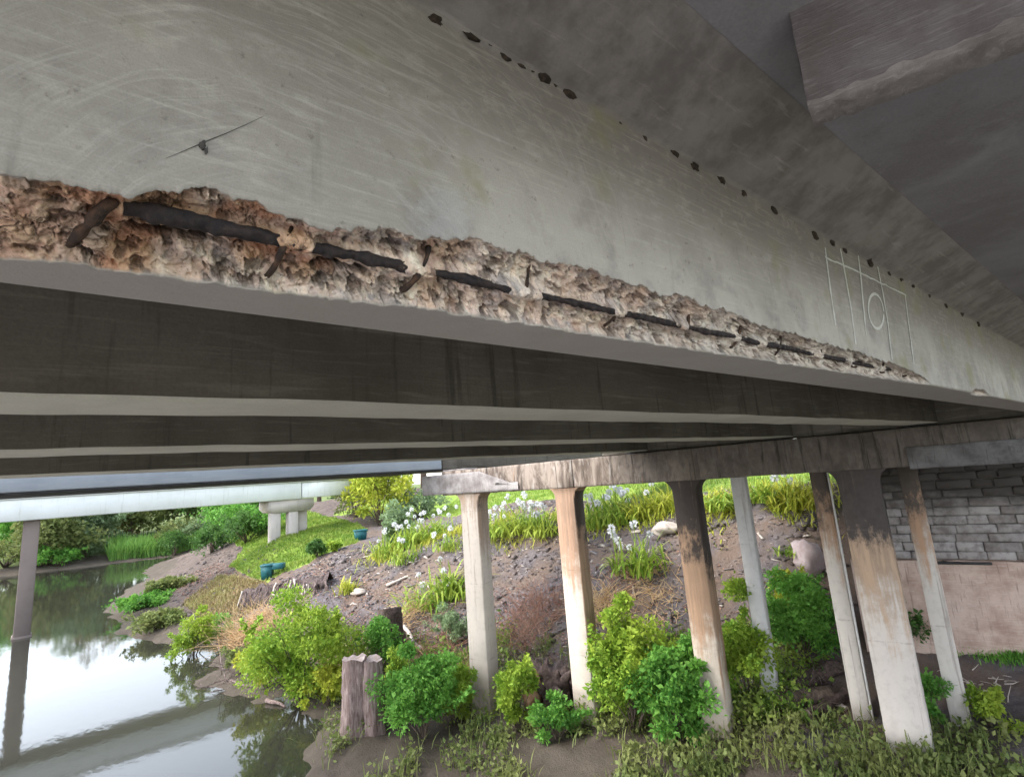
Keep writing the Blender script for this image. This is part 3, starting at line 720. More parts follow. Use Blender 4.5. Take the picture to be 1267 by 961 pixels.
def strip(pts, w):
    """flat ribbon on the beam face"""
    pts = np.asarray(pts, float); T = np.gradient(pts, axis=0); T /= np.linalg.norm(T, axis=1)[:, None]
    Bn = np.cross(T, [0, 1, 0]); Bn /= np.linalg.norm(Bn, axis=1)[:, None]
    n = len(pts); ww = np.broadcast_to(w, (n,))[:, None]
    V = np.concatenate([pts + Bn * ww / 2, pts - Bn * ww / 2])
    return V, [(i, i + 1, n + i + 1, n + i) for i in range(n - 1)]
CH = [[(1021, 318), (1042, 328), (1064, 337), (1090, 350), (1121, 365)], [(1021, 306), (1024, 330), (1028, 362), (1034, 402)], [(1040, 308), (1046, 340), (1053, 380), (1059, 425)],
      [(1062, 316), (1065, 340), (1068, 375), (1072, 415)], [(1086, 330), (1092, 360), (1098, 395), (1104, 445)], [(1120, 364), (1123, 390), (1127, 420), (1131, 450)]]
for k, c in enumerate(CH):
    P3 = np.array([at_y(a, b, Y0 - 0.0022) for a, b in c])
    tt = np.linspace(0, len(c) - 1, 30); P3 = np.stack([np.interp(tt, range(len(c)), P3[:, i]) for i in range(3)], -1)
    P3[:, 2] += fbm(P3, 20, 2, 300 + k) * 0.004
    V, Fc = strip(P3, 0.012 * (1 + 0.45 * fbm(P3, 25, 2, 310 + k)) * (1.15 if k else 0.7))
    mesh('chalk_line', V, Fc, M['chalk'], beam1)
an_ = np.linspace(0, 2 * math.pi * 0.97, 40)
P3 = np.array([at_y(1084 + 9.5 * math.cos(a), 385 + 21 * math.sin(a) + 4 * math.cos(a), Y0 - 0.0024) for a in an_])
V, Fc = strip(P3, 0.015); mesh('chalk_circle', V, Fc, M['chalk'], beam1)

def ico(center, rad, seed, amp=0.35, n=(9, 6), sq=(1, 1, 1)):
    th = np.arange(n[0]) / n[0] * 2 * math.pi; ph = np.linspace(0, math.pi, n[1] + 1)[1:-1]
    D = [(0, 0, 1)] + [(math.sin(p) * math.cos(t), math.sin(p) * math.sin(t), math.cos(p)) for p in ph for t in th] + [(0, 0, -1)]
    D = np.array(D); r = 1 + amp * fbm(D + seed * 3.7, 1.6, 3, seed)
    V = np.array(center) + D * r[:, None] * rad * np.array(sq)
    a = n[0]; m = len(ph); Fc = [(0, 1 + j, 1 + (j + 1) % a) for j in range(a)]
    Fc += [(1 + i * a + j, 1 + (i + 1) * a + j, 1 + (i + 1) * a + (j + 1) % a, 1 + i * a + (j + 1) % a) for i in range(m - 1) for j in range(a)]
    Fc += [(1 + m * a, 1 + (m - 1) * a + (j + 1) % a, 1 + (m - 1) * a + j) for j in range(a)]
    return V, Fc

NEST = [(540, 24, 9), (583, 43, 9), (607, 54, 3), (625, 70, 7), (646, 81, 5), (660, 88, 3), (675, 95, 9), (688, 106, 4), (704, 117, 8), (768, 153, 3), (798, 172, 4), (835, 190, 6), (860, 207, 8), (893, 224, 7), (921, 241, 5), (957, 261, 7),
        (983, 276, 2), (1008, 291, 7), (1030, 302, 5), (1045, 311, 5), (1075, 323, 8), (1100, 338, 4), (1115, 345, 4), (1130, 353, 4), (1150, 365, 3), (1170, 378, 4), (1190, 388, 4), (1210, 400, 4)]
for k, (px, py, r) in enumerate(NEST):
    r0 = ray(px, py); p = r0 * (Y0 / r0[1])
    if p[2] > FIL_Z:                                          # on the haunch
        t_ = (FIL_Z + Y0 * (SLAB_Z - FIL_Z) / (Y0 - 0.56)) / (r0[2] + r0[1] * (SLAB_Z - FIL_Z) / (Y0 - 0.56)); p = r0 * t_
    d = np.linalg.norm(p)
    V, Fc = ico(p + np.array([0, 0.002, 0.002]), r * d / 690 * 0.95, 400 + k, 0.5, (10, 6), (1.3, 0.45, 0.8))
    mesh('mud_nest', V, Fc, M['mud_nest'], beam1, smooth=True)
path = np.array([at_y(a, b, Y0 - 0.0015) for a, b in [(205, 196), (225, 188), (250, 177), (280, 165), (305, 154), (326, 144)]])
mb = MB(); mb.add(*tube(path, [0.0002, 0.0004, 0.0007, 0.0005, 0.0004, 0.0002], 5))
mb.add(*ico(at_y(251, 179, Y0 - 0.004), 0.0055, 470, 0.7, (8, 5), (0.8, 0.5, 1.2))); mb.add(*ico(at_y(255, 187, Y0 - 0.004), 0.004, 471, 0.8, (8, 5), (0.6, 0.4, 1.4)))
mb.build('hanging_debris', M['cobweb'], beam1)

# --- the beams behind it
def far_beam(y0, y1, label):
    o = thing('tee_beam', label, 'bridge beam', (3, y0, H), 'tee beams under the deck')
    xs2 = np.concatenate([np.linspace(-9, 0, 20), np.linspace(0.05, 14.2, 260)])
    def sheet(name, prof, m, seed):
        Pp = np.array([[(x, y, z) for x in xs2] for y, z in prof])
        Pp[..., 1] += fbm(Pp * np.array([1, 0, 0]), 1.7, 3, seed) * 0.006
        Pp[..., 2] += np.where(Pp[..., 2] < H + 0.03, fbm(Pp * np.array([1, 0, 0]), 2.0, 3, seed + 9) * 0.004, 0)
        a, b = Pp.shape[:2]
        ii, jj = np.meshgrid(np.arange(a - 1), np.arange(b - 1), indexing='ij')
        return mesh(name, Pp, np.stack([ii * b + jj, (ii + 1) * b + jj, (ii + 1) * b + jj + 1, ii * b + jj + 1], -1).reshape(-1, 4), m, o)
    sd_ = int(y0 * 100)
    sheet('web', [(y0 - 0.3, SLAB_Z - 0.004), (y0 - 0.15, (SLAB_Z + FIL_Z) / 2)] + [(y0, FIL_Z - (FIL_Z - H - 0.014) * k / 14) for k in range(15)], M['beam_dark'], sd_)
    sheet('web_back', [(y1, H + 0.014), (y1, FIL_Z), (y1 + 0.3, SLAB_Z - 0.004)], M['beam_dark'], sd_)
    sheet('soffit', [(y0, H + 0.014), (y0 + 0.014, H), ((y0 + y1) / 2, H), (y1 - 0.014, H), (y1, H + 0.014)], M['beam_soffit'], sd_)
    return o
far_beam(2.24, 2.645, 'dark tee beam directly behind the spalled beam, second from the viewer')
far_beam(4.195, 4.62, 'third tee beam from the viewer, thin pale soffit strip')
far_beam(6.76, 7.10, 'fourth tee beam, just above the blue-grey girder')

# --- stub of cross beam hanging from the slab at the upper right
dia = thing('cross_beam', 'chipped concrete cross beam stub hanging from the slab, upper right', 'cross beam', (1.48, 0.3, 0.85))
nu, nn = 90, 14
prof = [(0, 1.14)] + [(0, 1.14 - 0.275 * k / 12) for k in range(1, 13)] + [(0.012, 0.852), (0.04, 0.85), (0.075, 0.85), (0.11, 0.85), (0.128, 0.866), (0.13, 1.14)]
Pp = np.array([[np.array([1.42, 0.4165, 0]) - U * (1.2 * i / (nu - 1)) + N * b + np.array([0, 0, z]) for i in range(nu)] for b, z in prof])
chip = np.where(Pp[..., 2:] < 0.88, np.array([-0.3, 0, 1.0]) * (np.clip(fbm(Pp, 22, 4, 77, 0.65) + 0.1, 0, 1) * 0.010)[..., None], 0)
Pp = Pp + chip + (fbm(Pp, 40, 3, 78) * 0.002)[..., None]
a, b = Pp.shape[:2]
ii, jj = np.meshgrid(np.arange(a - 1), np.arange(b - 1), indexing='ij')
fq2 = [tuple(q) for q in np.stack([ii * b + jj, (ii + 1) * b + jj, (ii + 1) * b + jj + 1, ii * b + jj + 1], -1).reshape(-1, 4)] + [tuple(i * b for i in range(a)), tuple(i * b + b - 1 for i in range(a))[::-1]]
ring = [tuple(i * b for i in range(a)), tuple(i * b + b - 1 for i in range(a))[::-1]]
low = [tuple(q) for q in np.stack([ii * b + jj, (ii + 1) * b + jj, (ii + 1) * b + jj + 1, ii * b + jj + 1], -1)[12:17].reshape(-1, 4)]
fq2 = [q for q in fq2 if q not in set(low)]
mesh('chipped_edge', Pp, low, concrete('pale_edge_concrete', (0.29, 0.265, 0.26), (0.16, 0.14, 0.135), (0.42, 0.40, 0.395), 0.9, 0.6, None, 5.0, 0.8), dia)  # chipped underside; the light it catches is put into the paler colour
mesh('stub', Pp, fq2, concrete('stub_concrete', (0.19, 0.172, 0.178), (0.12, 0.10, 0.10), (0.33, 0.315, 0.325), 0.9, 0.45, None, 5.0, 0.7), dia)

# --- blue-grey footway girder carried on the far end of the headstock
gird = thing('footway_girder', 'blue-grey girder with tarred underside along the far edge of bridge', 'girder', (0, 12.1, 0.363))
V, Fc = bevel_box((-12, 12.1, 0.40), (8.05, 14.6, 1.25), 0.02); mesh('girder_side', V, Fc, M['edge_girder'], gird)
V, Fc = bevel_box((-12, 12.14, 0.363), (8.05, 14.6, 0.397), 0.01); mesh('girder_soffit', V, Fc, M['tar'], gird)  # shade under the girder is put into this near-black colour

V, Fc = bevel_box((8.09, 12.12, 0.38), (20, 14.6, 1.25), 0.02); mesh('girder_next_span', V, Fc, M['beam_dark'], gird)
# --- the pier: headstock and columns
XP = 11.0
pier = thing('bridge_pier', 'scorched concrete pier, long headstock on a row of square columns', 'bridge pier', pier_pt(XP, 6, -5.2))
def ubox(xp, t0, t1, z0, z1, b0, b1, c=0.015):
    return bevel_box((b0, t0, z0), (b1, t1, z1), c, N, U, np.array([xp, 0, 0]))
def rough_box(xp, t0, t1, z0, z1, b0, b1, amp=0.006, seed=1, n=(120, 8)):
    """front and soffit as a finely divided sheet, chipped along the lower arris; plain back and ends"""
    prof = [(b1, z1), (b0 + 0.006, z1), (b0, z1 - 0.006)] + [(b0, z1 - (z1 - z0) * k / n[1]) for k in range(1, n[1])] + [(b0, z0 + 0.012), (b0 + 0.012, z0), ((b0 + b1) / 2, z0), (b1, z0), (b1, z1 - 0.004)]
    tt = np.linspace(t0, t1, n[0])
    Pp = np.array([[np.array([xp, 0, z]) + U * t + N * b for t in tt] for b, z in prof])
    near = np.array([[1.0 if abs(z - z0) < 0.03 and b < b0 + 0.05 else 0.3 for t in tt] for b, z in prof])
    Pp = Pp + (fbm(Pp, 4, 3, seed) * amp)[..., None] * N + np.array([0, 0, 1.0]) * (np.clip(fbm(Pp, 5, 3, seed + 5), 0, 1) * near * amp * 3.0)[..., None]
    a, b = Pp.shape[:2]
    ii, jj = np.meshgrid(np.arange(a - 1), np.arange(b - 1), indexing='ij')
    f = [tuple(q) for q in np.stack([ii * b + jj, (ii + 1) * b + jj, (ii + 1) * b + jj + 1, ii * b + jj + 1], -1).reshape(-1, 4)]
    f += [tuple(i * b for i in range(a)), tuple(i * b + b - 1 for i in range(a))[::-1]]
    return Pp.reshape(-1, 3), f
V, Fc = rough_box(XP, -4, 12.3, -0.26, 0.325, 0, 0.62, 0.006, 21, (260, 10))
hd = mesh('headstock', V, Fc, M['headstock'], pier)
V, Fc = rough_box(XP, 10.0, 12.95, -0.235, 0.25, -0.035, 0.60, 0.008, 22, (60, 8))
tw = np.clip(((V - np.array([XP, 0, 0])) @ U - 10.0) / 1.1, 0, 1); V[:, 2] = np.where(V[:, 2] > 0, V[:, 2] * tw - 0.14 * (1 - tw), V[:, 2])
hx = mesh('headstock_extension', V, Fc, M['headstock_new'], pier); hx['label'] = 'paler repaired left end of the headstock'
V, Fc = rough_box(XP, -4, 2.75, -0.30, 0.03, -0.05, 0.55, 0.006, 23, (90, 6))
hr = mesh('headstock_ledge', V, Fc, concrete('ledge_concrete', (0.17, 0.165, 0.17), (0.08, 0.075, 0.075), (0.24, 0.235, 0.24), 1.0, 0.3, (0.07, 0.065, 0.06), 2.5), pier); hr['label'] = 'grey ledge on the right of the headstock'
COLS = [(11.5, 0.53, 'col_a', 'leftmost column, pale with a brown top'), (8.86, 0.47, 'col_b', 'second column, brown over its upper half'), (6.28, 0.45, 'col_c', 'third column, soot-black at the top'), (3.46, 0.58, 'col_d', 'wide column, sooty above and pale below'), (0.8, 0.5, 'col_d', None)]
for k, (t, w, m, lab) in enumerate(COLS):
    zs = np.concatenate([[-6.3], np.linspace(-5.6, -0.40, 60), [-0.33, -0.28, -0.255]])
    fl = np.concatenate([np.zeros(60), [0.015, 0.05, 0.10, 0.14]])
    ring = []
    cb = 0.02
    for z, f in zip(zs, fl):
        hw = w / 2 + f; b0, b1 = 0.012, 0.43
        pts = [(-hw + cb, b0), (hw - cb, b0), (hw, b0 + cb), (hw, b1 - cb), (hw - cb, b1), (-hw + cb, b1), (-hw, b1 - cb), (-hw, b0 + cb)]
        ring.append([pier_pt(XP, t + a, z, b) for a, b in pts])
    Pp = np.array(ring); Pp = Pp + fbm(Pp, 3, 4, 500 + k)[..., None] * 0.007 * np.array([1, 1, 0]) + (fbm(Pp, 9, 4, 540 + k, 0.7))[..., None] * 0.007 * np.array([1, 1, 0])
    a, b = Pp.shape[:2]
    Fc = [(i * b + j, i * b + (j + 1) % b, (i + 1) * b + (j + 1) % b, (i + 1) * b + j) for i in range(a - 1) for j in range(b)] + [tuple(range(b))[::-1], tuple((a - 1) * b + j for j in range(b))]
    o = mesh('column', Pp, Fc, M[m], pier)
    if lab: o['label'] = lab
    if 0 < k < 4:
        V, Fc = ubox(XP, t - w / 2 - 0.03, t + w / 2 + 0.03, -0.252, 0.318, -0.024 if k else -0.06, 0.05, 0.012)
        mesh('pilaster', V, Fc, M['headstock'] if k else M['headstock_new'], pier)
for y0, y1 in ((Y0, Y1), (2.24, 2.645), (4.195, 4.62), (6.76, 7.1)):
    t = ((y0 + y1) / 2) / U[1]
    V, Fc = ubox(XP, t - 0.2, t + 0.2, 0.327, H - 0.004, 0.08, 0.5, 0.005); mesh('bearing_pad', V, Fc, M['tar'], pier)
V, Fc = ubox(XP, 11.55, 12.3, 0.327, 0.361, 0.05, 0.5, 0.005); mesh('bearing_pad', V, Fc, M['headstock_new'], pier)
V, Fc = ubox(XP, -1, 7.95, 0.34, 1.126, 0.16, 0.46, 0.01)
ed = thing('end_diaphragm', 'dark concrete wall closing the beam ends above the headstock', 'wall', pier_pt(XP, 3.5, 0.34))
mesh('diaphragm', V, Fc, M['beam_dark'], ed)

# --- slim props behind the pier, on a sill
XQ = 12.2
PROPS = [(5.87, 'prop_clean', 'slim pale grey concrete prop right of the sooty third column'), (4.45, 'prop_scorched', 'slim prop just left of the wide sooty column'), (3.09, 'prop_scorched', 'slim scorched prop nearest the stone wall, right of the wide column')]
for k, (t, m, lab) in enumerate(PROPS):
    o = thing('concrete_prop', lab, 'prop', pier_pt(XQ, t, -4.5), 'slim props behind the pier')
    zs = np.concatenate([np.linspace(-4.55 if k == 0 else -5.0, 0.25, 50)]); ring = []
    for z in zs:
        hw = 0.135; cb = 0.012; b0, b1 = 0, 0.26
        ring.append([pier_pt(XQ, t + a, z, b) for a, b in [(-hw + cb, b0), (hw - cb, b0), (hw, b0 + cb), (hw, b1 - cb), (hw - cb, b1), (-hw + cb, b1), (-hw, b1 - cb), (-hw, b0 + cb)]])
    Pp = np.array(ring); Pp = Pp + fbm(Pp, 3, 3, 520 + k)[..., None] * 0.005 * np.array([1, 1, 0]); a, b = Pp.shape[:2]
    Fc = [(i * b + j, i * b + (j + 1) % b, (i + 1) * b + (j + 1) % b, (i + 1) * b + j) for i in range(a - 1) for j in range(b)] + [tuple(range(b))[::-1], tuple((a - 1) * b + j for j in range(b))]
    mesh('shaft', Pp, Fc, M[m], o)
    if k == 1:
        path = np.array([pier_pt(XQ, t - 0.165, z, -0.02) for z in np.linspace(-5, -0.3, 12)])
        V, Fc = tube(path, 0.018, 8); mesh('conduit', V, Fc, M['prop_clean'], o, smooth=True)
sill = thing('concrete_sill', 'low concrete sill under the slim grey prop', 'sill', pier_pt(XQ, 5.4, -4.7))
V, Fc = ubox(XQ, 4.75, 6.7, -4.95, -4.55, -0.06, 0.32, 0.02); mesh('sill', V, Fc, M['pier_pale'], sill)

# --- abutment: sooty stone courses over pink render
XA = 14.0
ab = thing('abutment_wall', 'sooty coursed stone abutment wall over pink render at the right', 'wall', pier_pt(XA, 1, -3.6))
V, Fc = ubox(XA, -6, 4.7, -2.06, 1.1, 0.06, 0.9, 0.01); mesh('wall_core', V, Fc, M['mortar'], ab)
V, Fc = rough_box(XA, -6, 4.8, -4.6, -2.085, -0.05, 0.9, 0.02, 24, (140, 12)); mesh('rendered_base', V, Fc, M['plaster'], ab)
V, Fc = ubox(XA, 2.6, 3.45, -2.13, -2.085, -0.10, 0.06, 0.01); mesh('ledge', V, Fc, M['tar'], ab)  # black ledge: shadow gap below the stones put into its colour
rr = rng_(11)
z = -2.06; row = 0
while z < 0.35:
    hgt = 0.158 + rr.uniform(-0.015, 0.02); t = 4.72 - rr.uniform(0, 0.3)
    tprev = 4.72
    while tprev > -0.4:
        w = rr.uniform(0.3, 0.62); t1 = max(tprev - w, -0.5)
        pr = rr.uniform(-0.02, 0.035)
        V, Fc = ubox(XA, t1 + 0.004, tprev - 0.004, z + 0.003, z + hgt - 0.004, 0.0 - pr, 0.12, 0.016)
        V = V + rr.uniform(-0.009, 0.009, V.shape)
        mesh('stone', V, Fc, M['stone'], ab)
        tprev = t1
    z += hgt; row += 1

# --- the second bridge upstream
b2 = thing('far_bridge', 'second bridge beyond, white girder on a three-column pier', 'bridge', (6, 34, -2))
V, Fc = bevel_box((-14, 34, -0.16), (12.55, 36.2, 0.80), 0.04); mesh('girder', V, Fc, M['white_girder'], b2)
V, Fc = bevel_box((12.6, 34.02, -0.13), (16.0, 36.2, 0.78), 0.04); mesh('girder', V, Fc, M['white_girder'], b2)
V, Fc = bevel_box((-14, 33.9, 0.80), (16, 36.3, 0.98), 0.03); mesh('kerb', V, Fc, M['white_girder'], b2)
hb = np.array([(10.75, -0.16), (10.75, -0.62), (11.0, -0.86), (13.1, -0.86), (13.35, -0.62), (13.35, -0.16)])
mb = MB(); n6 = len(hb)
mb.add(np.array([(x, y, z - 0.003) for y in (34.15, 36.05) for x, z in hb]), [tuple(range(n6))[::-1], tuple(range(n6, 2 * n6))] + [(j, (j + 1) % n6, n6 + (j + 1) % n6, n6 + j) for j in range(n6)])
mb.build('crosshead', M['pier_pale'], b2)
for x, y in ((11.15, 34.5), (12.15, 34.45), (12.85, 34.9)):
    V, Fc = bevel_box((x - 0.28, y - 0.28, -3.2), (x + 0.28, y + 0.28, -0.858), 0.04); mesh('column', V, Fc, M['pier_pale'], b2)
V, Fc = bevel_box((0.02, 34.3, -6.6), (0.62, 35.1, -0.163), 0.05); mesh('column', V, Fc, M['pier_brown'], b2)['label'] = 'brown column standing in the river at left'
V, Fc = bevel_box((-0.03, 34.22, -6.6), (0.68, 35.2, -5.12), 0.04); mesh('footing', V, Fc, M['pier_brown'], b2)
# ------------------------------------------------------------------ plants
def leaf_mesh(P, D, Nn, L, Wd):
    """one folded four-cornered leaf per point"""
    Sd = np.cross(D, Nn); Sd /= np.linalg.norm(Sd, axis=1)[:, None] + 1e-9
    L = L[:, None]; Wd = Wd[:, None]
    mid = P + D * L * 0.45
    V = np.stack([P, mid + Sd * Wd + Nn * Wd * 0.35, P + D * L - Nn * L * 0.12, mid - Sd * Wd + Nn * Wd * 0.35], 1).reshape(-1, 3)
    n = len(P); i = np.arange(n) * 4
    return V, np.stack([i, i + 1, i + 2, i + 3], -1)

def unit(v): return v / (np.linalg.norm(v, axis=-1, keepdims=True) + 1e-9)

def crown(rng, base, w, h, d=None, nclump=40, nleaf=4000, leaf=0.09, lift=0.12, shape=1.0, droop=0.0):
    """leaf clumps through an uneven crown volume standing on base"""
    d = d or w
    c = []
    while len(c) < nclump:
        p = rng.uniform(-1, 1, 3)
        r = np.linalg.norm(p)
        if r > 1 or r < 0.25 * rng.random(): continue
        if p[2] < -0.85: continue
        k = 1 - shape * 0.25 * max(0, p[2])
        c.append((p[0] * k, p[1] * k, p[2]))
    c = np.array(c) * np.array([w / 2, d / 2, h / 2]) * (0.62 + 0.62 * rng.random((nclump, 1)))
    dv_ = unit(c / np.array([w, d, h])); c = c * (0.92 + 0.42 * vnoise(dv_ * 1.7 + rng.uniform(0, 50, 3), 1, 3))[:, None]
    cr = (w + h) / 2 * rng.uniform(0.07, 0.20, nclump)
    which = rng.integers(0, nclump, nleaf)
    dirs = unit(rng.standard_normal((nleaf, 3)) + np.array([0, 0, 0.25]))
    rad = cr[which] * rng.random(nleaf) ** 0.4 * (1 + 0.35 * rng.standard_normal(nleaf) * (rng.random(nleaf) < 0.25))
    P = c[which] + dirs * rad[:, None] * np.array([1, 1, 0.8])
    P[:, 2] += h / 2 + lift * h
    P[:, 2] = np.maximum(P[:, 2], 0.02 * h + 0.03 * rng.random(nleaf))
    nsh = max(4, nclump // 4); sh = rng.integers(0, nsh, nleaf); use = rng.random(nleaf) < 0.12      # shoots standing out of the crown
    s0 = np.stack([rng.uniform(-0.4, 0.4, nsh) * w, rng.uniform(-0.4, 0.4, nsh) * d, rng.uniform(0.35, 0.7, nsh) * h], -1)
    s1 = s0 + np.stack([rng.normal(0, 0.16, nsh) * w, rng.normal(0, 0.16, nsh) * d, rng.uniform(0.10, 0.30, nsh) * h], -1)
    k_ = rng.random((nleaf, 1)); Ps = s0[sh] * (1 - k_) + s1[sh] * k_ + rng.standard_normal((nleaf, 3)) * leaf * 0.5
    P = np.where(use[:, None], Ps + np.array([0, 0, lift * h]), P)
    D = unit(dirs + 0.7 * rng.standard_normal((nleaf, 3)) - np.array([0, 0, droop]))
    Nn = unit(np.cross(D, rng.standard_normal((nleaf, 3)))); Nn[Nn[:, 2] < 0] *= -1
    L = leaf * np.clip(rng.lognormal(-0.05, 0.42, nleaf), 0.35, 2.2)
    V, Fc = leaf_mesh(P, D, Nn, L, L * rng.uniform(0.22, 0.36, nleaf))
    return V + np.array(base), Fc, c + np.array([0, 0, h / 2 + lift * h]) + np.array(base)

def branches(rng, base, tips, r0, sub=6):
    mb = MB(); base = np.array(base)
    for t in tips:
        tt = np.linspace(0, 1, sub)[:, None]
        mid = base * 0.45 + t * 0.55 + np.array([0, 0, 0.18 * np.linalg.norm(t - base)]) + rng.standard_normal(3) * 0.06 * np.linalg.norm(t - base)
        st = base + rng.standard_normal(3) * r0 * np.array([1.2, 1.2, 0.0])
        path = (1 - tt) ** 2 * st + 2 * (1 - tt) * tt * mid + tt ** 2 * t
        mb.add(*tube(path, np.linspace(r0, r0 * 0.2, sub), 6))
    return mb

def shrub(name, label, cat, base, w, h, mat, seed, n=4000, leaf=0.085, clumps=44, group=None, d=None, shape=1.0, lift=0.06, droop=0.0):
    rng = rng_(seed); o = thing(name, label, cat, base, group)
    V, Fc, cs = crown(rng, base, w, h, d, clumps, n, leaf, lift, shape, droop)
    mesh('foliage', V, Fc, M[mat], o)
    branches(rng, np.array(base) - np.array([0, 0, 0.05]), np.concatenate([cs[rng.permutation(len(cs))[:10]], np.array(base) + (cs[rng.permutation(len(cs))[:7]] - np.array(base)) * np.array([1.25, 1.25, 1.18])]), max(0.008, w * 0.008)).build('stem', M['bark'], o)
    return o

def tree(label, base, w, h, mat, seed, n=7000, leaf=0.28, clumps=60, group='trees on the far bank', trunk_h=0.08, d=None):
    rng = rng_(seed); base = np.array(base, float); o = thing('tree', label, 'tree', base, group)
    V, Fc, cs = crown(rng, base + np.array([0, 0, h * trunk_h * 0.5]), w, h * (1 - trunk_h * 0.4), d, clumps, n, leaf, 0.02, 0.8)
    mesh('crown', V, Fc, M[mat], o)
    top = base + np.array([0, 0, h * 0.6])
    mb = MB(); mb.add(*tube(np.array([base - [0, 0, 0.3], base * 0.5 + top * 0.5 + rng.standard_normal(3) * 0.1, top]), [h * 0.03, h * 0.022, h * 0.01], 8))
    b2_ = branches(rng, base * 0.6 + top * 0.4, cs[rng.permutation(len(cs))[:8]], h * 0.012)
    mb.add(np.concatenate(b2_.v), b2_.f)
    mb.build('trunk', M['bark'], o)
    return o

def blades(rng, P, length, width, lean=0.8, seg=4, droop=0.9, az=None):
    """arching strap leaves rooted at P"""
    n = len(P); az = rng.uniform(0, 2 * math.pi, n) if az is None else az
    out = np.stack([np.cos(az), np.sin(az), 0 * az], -1); up = np.array([0, 0, 1.0])
    ln = np.clip(rng.normal(lean, 0.3, n), 0.1, 1.4); L = length * rng.uniform(0.65, 1.2, n)
    side = np.stack([-np.sin(az), np.cos(az), 0 * az], -1)
    V = np.zeros((n, seg + 1, 2, 3))
    p = P.copy(); ang = ln * 0.45
    for k in range(seg + 1):
        wk = width * (0.8 if k == 0 else 1.0 if k < seg else 0.12)
        V[:, k, 0] = p + side * wk / 2; V[:, k, 1] = p - side * wk / 2
        p = p + (out * np.sin(ang)[:, None] + up * np.cos(ang)[:, None]) * (L / seg)[:, None]
        ang = ang + droop * ln / seg * 1.6
    i = np.arange(n)[:, None] * (seg + 1) * 2 + np.arange(seg)[None] * 2
    Fc = np.stack([i, i + 1, i + 3, i + 2], -1).reshape(-1, 4)
    return V.reshape(-1, 3), Fc

def strap_plant(label, base, w, h, seed, flowers=8, mat='strap', n=110, group='strappy clumps on the bank'):
    rng = rng_(seed); base = np.array(base, float); o = thing('agapanthus_clump' if flowers else 'strap_leaf_clump', label, 'plant', base, group)
    P = base + rng.standard_normal((n, 3)) * np.array([w * 0.30, w * 0.30, 0]); P[:, 2] = base[2] - 0.02
    V, Fc = blades(rng, P, h * rng.uniform(1.0, 1.3), 0.03 + h * 0.02, rng.uniform(0.7, 1.05), 5, 1.1)
    mesh('leaves', V, Fc, M[mat], o)
    if flowers:
        for k in range(flowers):
            b = base + rng.standard_normal(3) * np.array([w * 0.28, w * 0.28, 0]); tip = b + np.array([rng.normal(0, 0.12), rng.normal(0, 0.12), h * rng.uniform(0.75, 1.4)])
            so = mesh('flower_stem', *tube(np.array([b, (b + tip) / 2 + rng.standard_normal(3) * 0.02, tip]), 0.010, 5, False), M[mat], o)
            m = 40; LD = unit(rng.standard_normal((m, 3)) + np.array([0, 0, 0.2])); LP = tip + LD * 0.035
            V, Fc = leaf_mesh(LP, LD, unit(np.cross(LD, rng.standard_normal((m, 3)))), np.full(m, 1.0) * rng.uniform(0.05, 0.11), np.full(m, 0.026))
            mesh('flower_head', V, Fc, M['petal'], so)
    return o

G = ground_at
def dist(p): return float(np.linalg.norm(p))
def px_m(p, px): return px * dist(p) / 720.0

# --- trees and shrubs beyond the second bridge
FT = [(62, 74, 5.5, 6.0, 'olive', 'olive tree on the far bank beside the river column'), (100, 78, 6.5, 6.4, 'grey_green', 'pale grey-green tree, second from the river column on the far bank'),
      (128, 84, 7, 7.5, 'russet', 'russet-tinged tree in the far bank treeline'), (160, 80, 6.5, 7.2, 'olive', 'rounded olive tree behind the bright reed bed'),
      (196, 84, 7, 8.4, 'dark_green', 'dark green tree above the right end of the reed bed'), (232, 80, 7, 8.5, 'olive', 'olive tree in the middle of the treeline under the white girder'),
      (266, 76, 6.5, 8.6, 'dark_green', 'dark tree left of the far pier, behind the bank shrubs'), (300, 72, 6.5, 8.8, 'green', 'fresh green tree just left of the far pier'),
      (328, 78, 7, 9.5, 'grey_green', 'grey-green tree directly behind the far pier'), (395, 66, 7, 10, 'grey_green', 'tall grey-green tree right of the far pier'),
      (418, 74, 8, 11, 'dark_green', 'dark tall tree between the far pier and the yellow-green tree'), (470, 62, 9, 11, 'green', 'big green tree behind the yellow-green tree'), (527, 52, 9, 12, 'olive', 'tall olive tree showing beside the paler headstock end'), (20, 80, 6, 6.5, 'green', 'green tree left of the river column at the frame edge')]
for k, (px, y, w, h, m, lab) in enumerate(FT):
    p = at_y(px, 660, y); z = float(ground_z(p[0], p[1], False)); z = max(z, WATER + 0.3)
    tree(lab, (p[0], p[1], z), w * 1.2, h * 1.05, m, 900 + k, 8500, 0.30, 60)
for k, (px, y, w, h, m, lab) in enumerate([(8, 75, 6.5, 2.6, 'olive', 'olive bush at the far waterline by the left frame edge'), (75, 73, 4.0, 1.9, 'green', 'low bright bush at the waterline beside the river column'), (105, 75, 4.5, 2.2, 'grey_green', 'low grey bush on the far waterline left of the reeds'), (222, 73, 5.0, 3.2, 'olive', 'bush closing the right end of the reed bed')]):
    p = at_y(px, 690, y); shrub('bush', lab, 'bush', (p[0], p[1], max(float(ground_z(p[0], p[1])), WATER + 0.1)), w, h, m, 930 + k, 3000, 0.2, 30, 'bushes on the far bank')
rng = rng_(77); nb = 5200
rx = rng.uniform(7.0, 17.5, nb); ry = 71.5 - (rx - 8) * 0.25 + rng.uniform(0.2, 4.5, nb)
rz = np.maximum(ground_z(rx, ry), WATER - 0.1)
V, Fc = blades(rng, np.stack([rx, ry, rz], -1), 1.7, 0.07, 0.35)
tag(mesh('reed_bed', V, Fc, M['reed']), 'bright green reed bed along the far waterline', 'reeds', kind='stuff')

